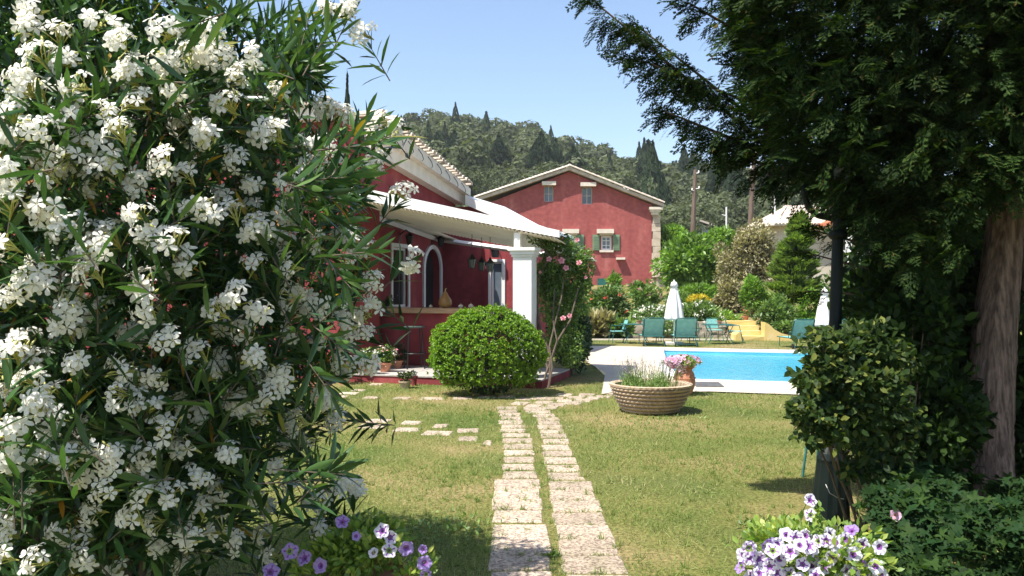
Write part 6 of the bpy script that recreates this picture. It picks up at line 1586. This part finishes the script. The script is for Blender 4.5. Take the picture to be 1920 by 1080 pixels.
def oleander():
    base = Vector((-1.95, 3.95, 0))
    R = thing('oleander', base, 'huge white flowering oleander bush filling the left side of the picture', 'oleander')
    C = np.array([-1.98, 3.95, 1.75]); RR = np.array([1.30, 1.32, 1.75])
    def surf(px, py):
        """first point on the bush (rounded body) along the sight line, so the clusters sit on its skin"""
        o = np.array([0, 0, CAMH]); d = np.array([(px-960)/F, 1, -(py-540)/F]); oc = (o-C)/RR; dd = d/RR
        a = dd@dd; b = 2*oc@dd; c = oc@oc-1; disc = b*b-4*a*c
        if disc < 0: t = -b/(2*a)
        else: t = (-b-math.sqrt(disc))/(2*a)
        return max(2.35, t)
    shoots = []                                             # (tip, dir, length, flowered)
    cl = []
    extra = []
    while len(extra) < 35:
        q = (random.uniform(0, 640), random.uniform(30, 1060))
        if q[0] < np.interp(q[1], BORDER_Y, BORDER_X)-60 and not (330 < q[0] and q[1] < 200) and all((q[0]-a)**2+(q[1]-b)**2 > 34**2 for a, b in CL+extra): extra.append(q)
    for px, py in CL+extra:
        D = surf(px, py)+random.choice((-.16, -.12, -.08, -.02, .1))
        D = min(D, 3.7)
        cl.append(U(px+random.uniform(-4, 4), py+random.uniform(-4, 4), D))
    # skin shoots
    def ok(p):
        if p.y < 2.2: return False
        px = 960+F*p.x/p.y; py = 540-F*(p.z-CAMH)/p.y
        lim = np.interp(py, BORDER_Y, BORDER_X)
        if px > lim-12: return False
        if 400 < px < 660 and 30 < py < 200 and random.random() < .55: return False
        return p.z > .12
    for _ in range(3200):
        if len(shoots) > 1250: break
        d = rdir(1, .1)[0]
        if random.random() < .72: d[1] = -abs(d[1])
        rad = random.uniform(.45, 1.02)**.6
        p = Vector(C+d*RR*rad)
        if p.z < .15 or not ok(p): continue
        out = Vector(d); dr = (out*.8+Vector((random.uniform(-.5, .5), random.uniform(-.5, .5), random.uniform(.0, .9)))).normalized()
        shoots.append((p, dr, random.uniform(.16, .34)))
    for (x, y, D, dx, dz, L) in ((560, 60, 3.6, .5, .7, .4), (610, 95, 3.5, .6, .3, .4), (640, 60, 3.5, .4, .8, .35), (600, 130, 3.5, .5, .1, .35), (655, 115, 3.4, .7, .3, .3), (520, 90, 3.6, .2, .6, .35), (640, 150, 3.4, .6, -.4, .3), (670, 40, 3.4, .4, .8, .3), (560, 140, 3.5, .2, .1, .3), (600, 180, 3.4, .1, -.4, .3),
                                 (700, 235, 3.1, .6, .6, .3), (735, 270, 3.0, .8, .1, .25), (715, 330, 3.0, .8, .1, .25), (700, 380, 3.0, .7, -.2, .3), (745, 470, 2.9, .9, .1, .25), (690, 430, 3.0, .6, -.3, .28), (720, 210, 3.1, .5, .9, .22), (650, 890, 3.0, .8, -.1, .3), (640, 860, 3.0, .5, .5, .25), (610, 900, 3.0, .6, .0, .3), (690, 545, 2.95, .5, -.5, .25), (660, 330, 3.0, .7, .4, .3),
                                 (620, 250, 3.1, .4, .6, .3), (580, 30, 3.5, .2, .9, .3), (700, 300, 3.0, .8, .4, .25), (480, 60, 3.6, .1, .7, .35), (440, 40, 3.6, .2, .7, .35), (655, 385, 2.95, .6, -.2, .26), (760, 250, 3.0, .7, .5, .14), (650, 660, 3.0, .6, -.4, .2), (625, 745, 3.0, .5, -.6, .2), (650, 560, 3., .4, .3, .25)):
        x -= 45 if y < 200 and x > 590 else (28 if x > 680 else 0); shoots.append((U(x, y, D), Vector((dx, random.uniform(-.4, .3), dz)).normalized(), L))
    for k, p in enumerate(cl):                              # a leafy shoot under each cluster
        for _ in range(1):
            dr = Vector((random.uniform(-.5, .7), random.uniform(-.5, .3), random.uniform(-.1, 1))).normalized(); shoots.append((p-dr*.05+Vector((0, .03, 0)), dr, random.uniform(.15, .3)))
    LP = []; LD = []; LU = []; LS = []
    twig = MB()
    for i, (tip, dr, L) in enumerate(shoots):
        sag = Vector((0, 0, -1))
        a = tip-dr*L
        nw = max(3, int(L/.040)); ax = dr
        p1 = ax.cross(Vector((0, 0, 1)));  p1 = p1.normalized() if p1.length > .1 else Vector((1, 0, 0)); p2 = ax.cross(p1)
        for w_ in range(nw):
            u = (w_+.5)/nw
            if u < .25 and random.random() < .5: continue
            q = a.lerp(tip, u)
            for k in range(3):
                an = 2*PI*k/3+w_*1.05+random.uniform(-.2, .2); sp = .35+.75*(1-u)+random.uniform(-.1, .25)
                d = (ax*math.cos(sp)+(p1*math.cos(an)+p2*math.sin(an))*math.sin(sp)).normalized()
                d = (d+sag*random.uniform(0, .25)*(1.2-u)).normalized()
                LP.append(tuple(q)); LD.append(tuple(d)); LU.append(tuple((ax+Vector((0, 0, .5))).normalized())); LS.append(random.uniform(.095, .165)*(.7 if u > .85 else 1))
        if i % 2 == 0 or i > 1250: twig.tube([a.lerp(tip, .15), a.lerp(tip, .5), tip], [.0030, .0025, .0015], 4, cap=False)
    nb = 9000; Pb, ob = ell_points(nb, C+np.array([.0, .35, 0]), RR*np.array([.80, .78, .93]), shell=.2)
    Pb = Pb[Pb[:, 2] > .15]; nb = len(Pb)
    lim = np.interp(540-F*(Pb[:, 2]-CAMH)/Pb[:, 1], BORDER_Y, BORDER_X); sk = (960+F*Pb[:, 0]/Pb[:, 1] < lim-70) & ~((540-F*(Pb[:, 2]-CAMH)/Pb[:, 1] < 200) & (960+F*Pb[:, 0]/Pb[:, 1] > 380)); Pb = Pb[sk]
    Pa, _o = ell_points(620, (-1.28, 4.2, 2.6), (.34, .34, .45), clumps=9, cr=.45); Pa2, _o = ell_points(420, (-1.5, 4.6, 1.9), (.4, .4, .6), clumps=9, cr=.45); Pb = np.concatenate([Pb, Pa, Pa2]); nb = len(Pb)  # leaf clumps added at the back to deepen the shadow on the path
    foliage('inner_foliage', [rep(*KITE, Pb, frames(rdir(nb, .3)), np.stack([np.full(nb, .06), np.full(nb, .14), np.full(nb, .1)], 1))], M['ole'], R, kind='stuff')
    twig.build('twigs', M['greytwig'], R, world=True, normals=False)
    LP = np.array(LP); LD = np.array(LD); LU = np.array(LU); LS = np.array(LS); n = len(LP)
    Rm = frames(LD, up=LU, roll=.3); print('oleander leaves', n)
    # inner dead/old leaves hanging
    vis = (np.abs(960+F*LP[:, 0]/LP[:, 1]-350) < 420) & (LP[:, 2] > .7) & (LP[:, 2] < 2.9)
    order = np.argsort(LP[:, 1]+np.where(vis, 0, 10)); near = order[:290]; rest = order[290:]
    sel = rest[LP[rest, 1] < 3.75]; far = rest[LP[rest, 1] >= 3.75]
    foliage('foliage', [rep(*LANCE, LP[sel], Rm[sel], LS[sel]), rep(*KITE, LP[far], Rm[far], np.stack([LS[far]*.42, LS[far], LS[far]], 1))], M['ole'], R, kind='stuff')
    mats = [leafmat('oleander_leaf_single', [(0, c_), (1, c_)], rough=.32, trans=.22) for c_ in ((.03, .075, .022), (.045, .11, .03), (.075, .16, .045))]
    mes = [trimesh('leaf', np.array(LANCE[0]), np.array(LANCE[1]), m_) for m_ in mats]
    for i in near:
        o = link('leaf', random.choice(mes), R); m4 = Matrix(Rm[i].tolist()).to_4x4(); m4.translation = Vector(LP[i])-base; o.matrix_local = m4 @ Matrix.Scale(float(LS[i]), 4)
    k = 130; P = []; 
    for _ in range(k): px, py = random.uniform(0, 620), random.uniform(150, 1000); P.append(tuple(U(px, py, surf(px, py)+random.uniform(.1, .4))))
    d = rdir(k, -1.2); foliage('dry_leaves', [rep(*LANCE, np.array(P), frames(d), RNG.uniform(.07, .12, k))], M['oledead'], R, kind='stuff')
    # main stems
    for i in range(34):
        a = 2*PI*i/34+random.uniform(-.1, .1); rr = random.uniform(.05, .32); s = Vector((base.x+rr*math.cos(a), base.y+rr*math.sin(a), -.04))
        e = Vector(C+np.array([math.cos(a)*RR[0]*random.uniform(.4, .85), math.sin(a)*RR[1]*random.uniform(.4, .85), RR[2]*random.uniform(-.3, .75)])); m_ = s.lerp(e, .5)+Vector((0, 0, .25)); 
        MB().tube([s, s.lerp(m_, .5)+Vector((0, 0, .1)), m_, m_.lerp(e, .5)+Vector((0, 0, .08)), e], [.020, .017, .014, .010, .005], 7).build('stem', M['greytwig'], R, world=True)
    # flower clusters
    ft = [flower5(s) for s in range(5)]
    fm = [trimesh('flower', np.array(v), np.array(t), M['petal']) for v, t in ft]
    def cluster(nf, seed):
        rs = random.Random(seed); L = []
        for k in range(nf):
            d = Vector((rs.gauss(0, 1), -abs(rs.gauss(0, 1))-.5, rs.gauss(0, 1)+.15)).normalized(); rr = rs.uniform(.03, .062)*(.8+nf*.03)
            L.append((Vector((d.x*rr*1.05, d.y*rr*.8, d.z*rr*1.05)), (d+Vector((rs.uniform(-.4, .4), -.25, rs.uniform(-.4, .4)))).normalized(), rs.uniform(.023, .030), rs.randrange(5)))
        return L
    def stalk_mb(L):
        mb = MB()
        for p, d, r, _ in L: mb.tube([p-d*.02, p*.4-d*.02+Vector((0, .02, 0)), Vector((0, .05, -.02))], .0016, 4, cap=False, mi=0)
        for _ in range(5):
            d = Vector((random.uniform(-1, 1), random.uniform(-1, .3), random.uniform(-.2, 1.2))).normalized(); q = d*random.uniform(.03, .055)
            mb.tube([Vector((0, .04, -.01)), q], .0015, 4, cap=False); mb.lathe([(.001, 0), (.0035, .006), (.003, .012), (.0005, .018)], 6, c=tuple(q), mi=0)
        return mb
    variants = []
    for s in range(10):
        L = cluster(6+s % 5, 100+s); mb = stalk_mb(L); ns = len(mb.f)
        for p, d, r, t in L:
            q = d.to_track_quat('Y', 'Z').to_matrix() @ Matrix.Rotation(random.uniform(0, 6), 3, 'Y'); mb.add([p+q @ (Vector(v)*r) for v in ft[t][0]], ft[t][1], 1)
        variants.append((L, mb.mesh('flower_cluster', [M['palestalk'], M['petal']])))
    order = sorted(range(len(cl)), key=lambda i: cl[i].y)
    budget = 290
    for i in order:
        L, me = random.choice(variants); s = random.uniform(.9, 1.12)
        rot = Matrix.Rotation(random.uniform(-.9, .45), 3, 'Z') @ Matrix.Rotation(random.uniform(-.9, .15), 3, 'X') @ Matrix.Rotation(random.uniform(0, 6.2), 3, 'Y')
        if budget-len(L) >= 0:
            budget -= len(L); mb = stalk_mb(L); o = link('flower_cluster', mb.mesh('flower_cluster', M['palestalk']), R)
            for p, d, r, t in L:
                c_ = link('flower', fm[t], o); q = d.to_track_quat('Y', 'Z').to_matrix() @ Matrix.Rotation(random.uniform(0, 6), 3, 'Y'); m4 = q.to_4x4(); m4.translation = p; c_.matrix_local = m4 @ Matrix.Scale(r, 4)
        else: o = link('flower_cluster', me, R)
        m4 = rot.to_4x4(); m4.translation = cl[i]-base; o.matrix_local = m4 @ Matrix.Scale(s, 4)
oleander()

# ------------------------------------------------------------------ thin summer air
def haze():
    m, nt, out = mat_new('air'); v = node(nt, 'ShaderNodeVolumePrincipled'); v.inputs['Density'].default_value = .0003; v.inputs['Color'].default_value = (.93, .96, 1, 1); v.inputs['Anisotropy'].default_value = .2
    nt.links.new(v.outputs[0], out.inputs['Volume'])
    mb = MB(); mb.box(-420, 420, -80, 1550, -21, 90); o = mb.build('haze', m); tag(o, 'thin warm summer haze in front of the hill', 'haze', kind='stuff')
haze()
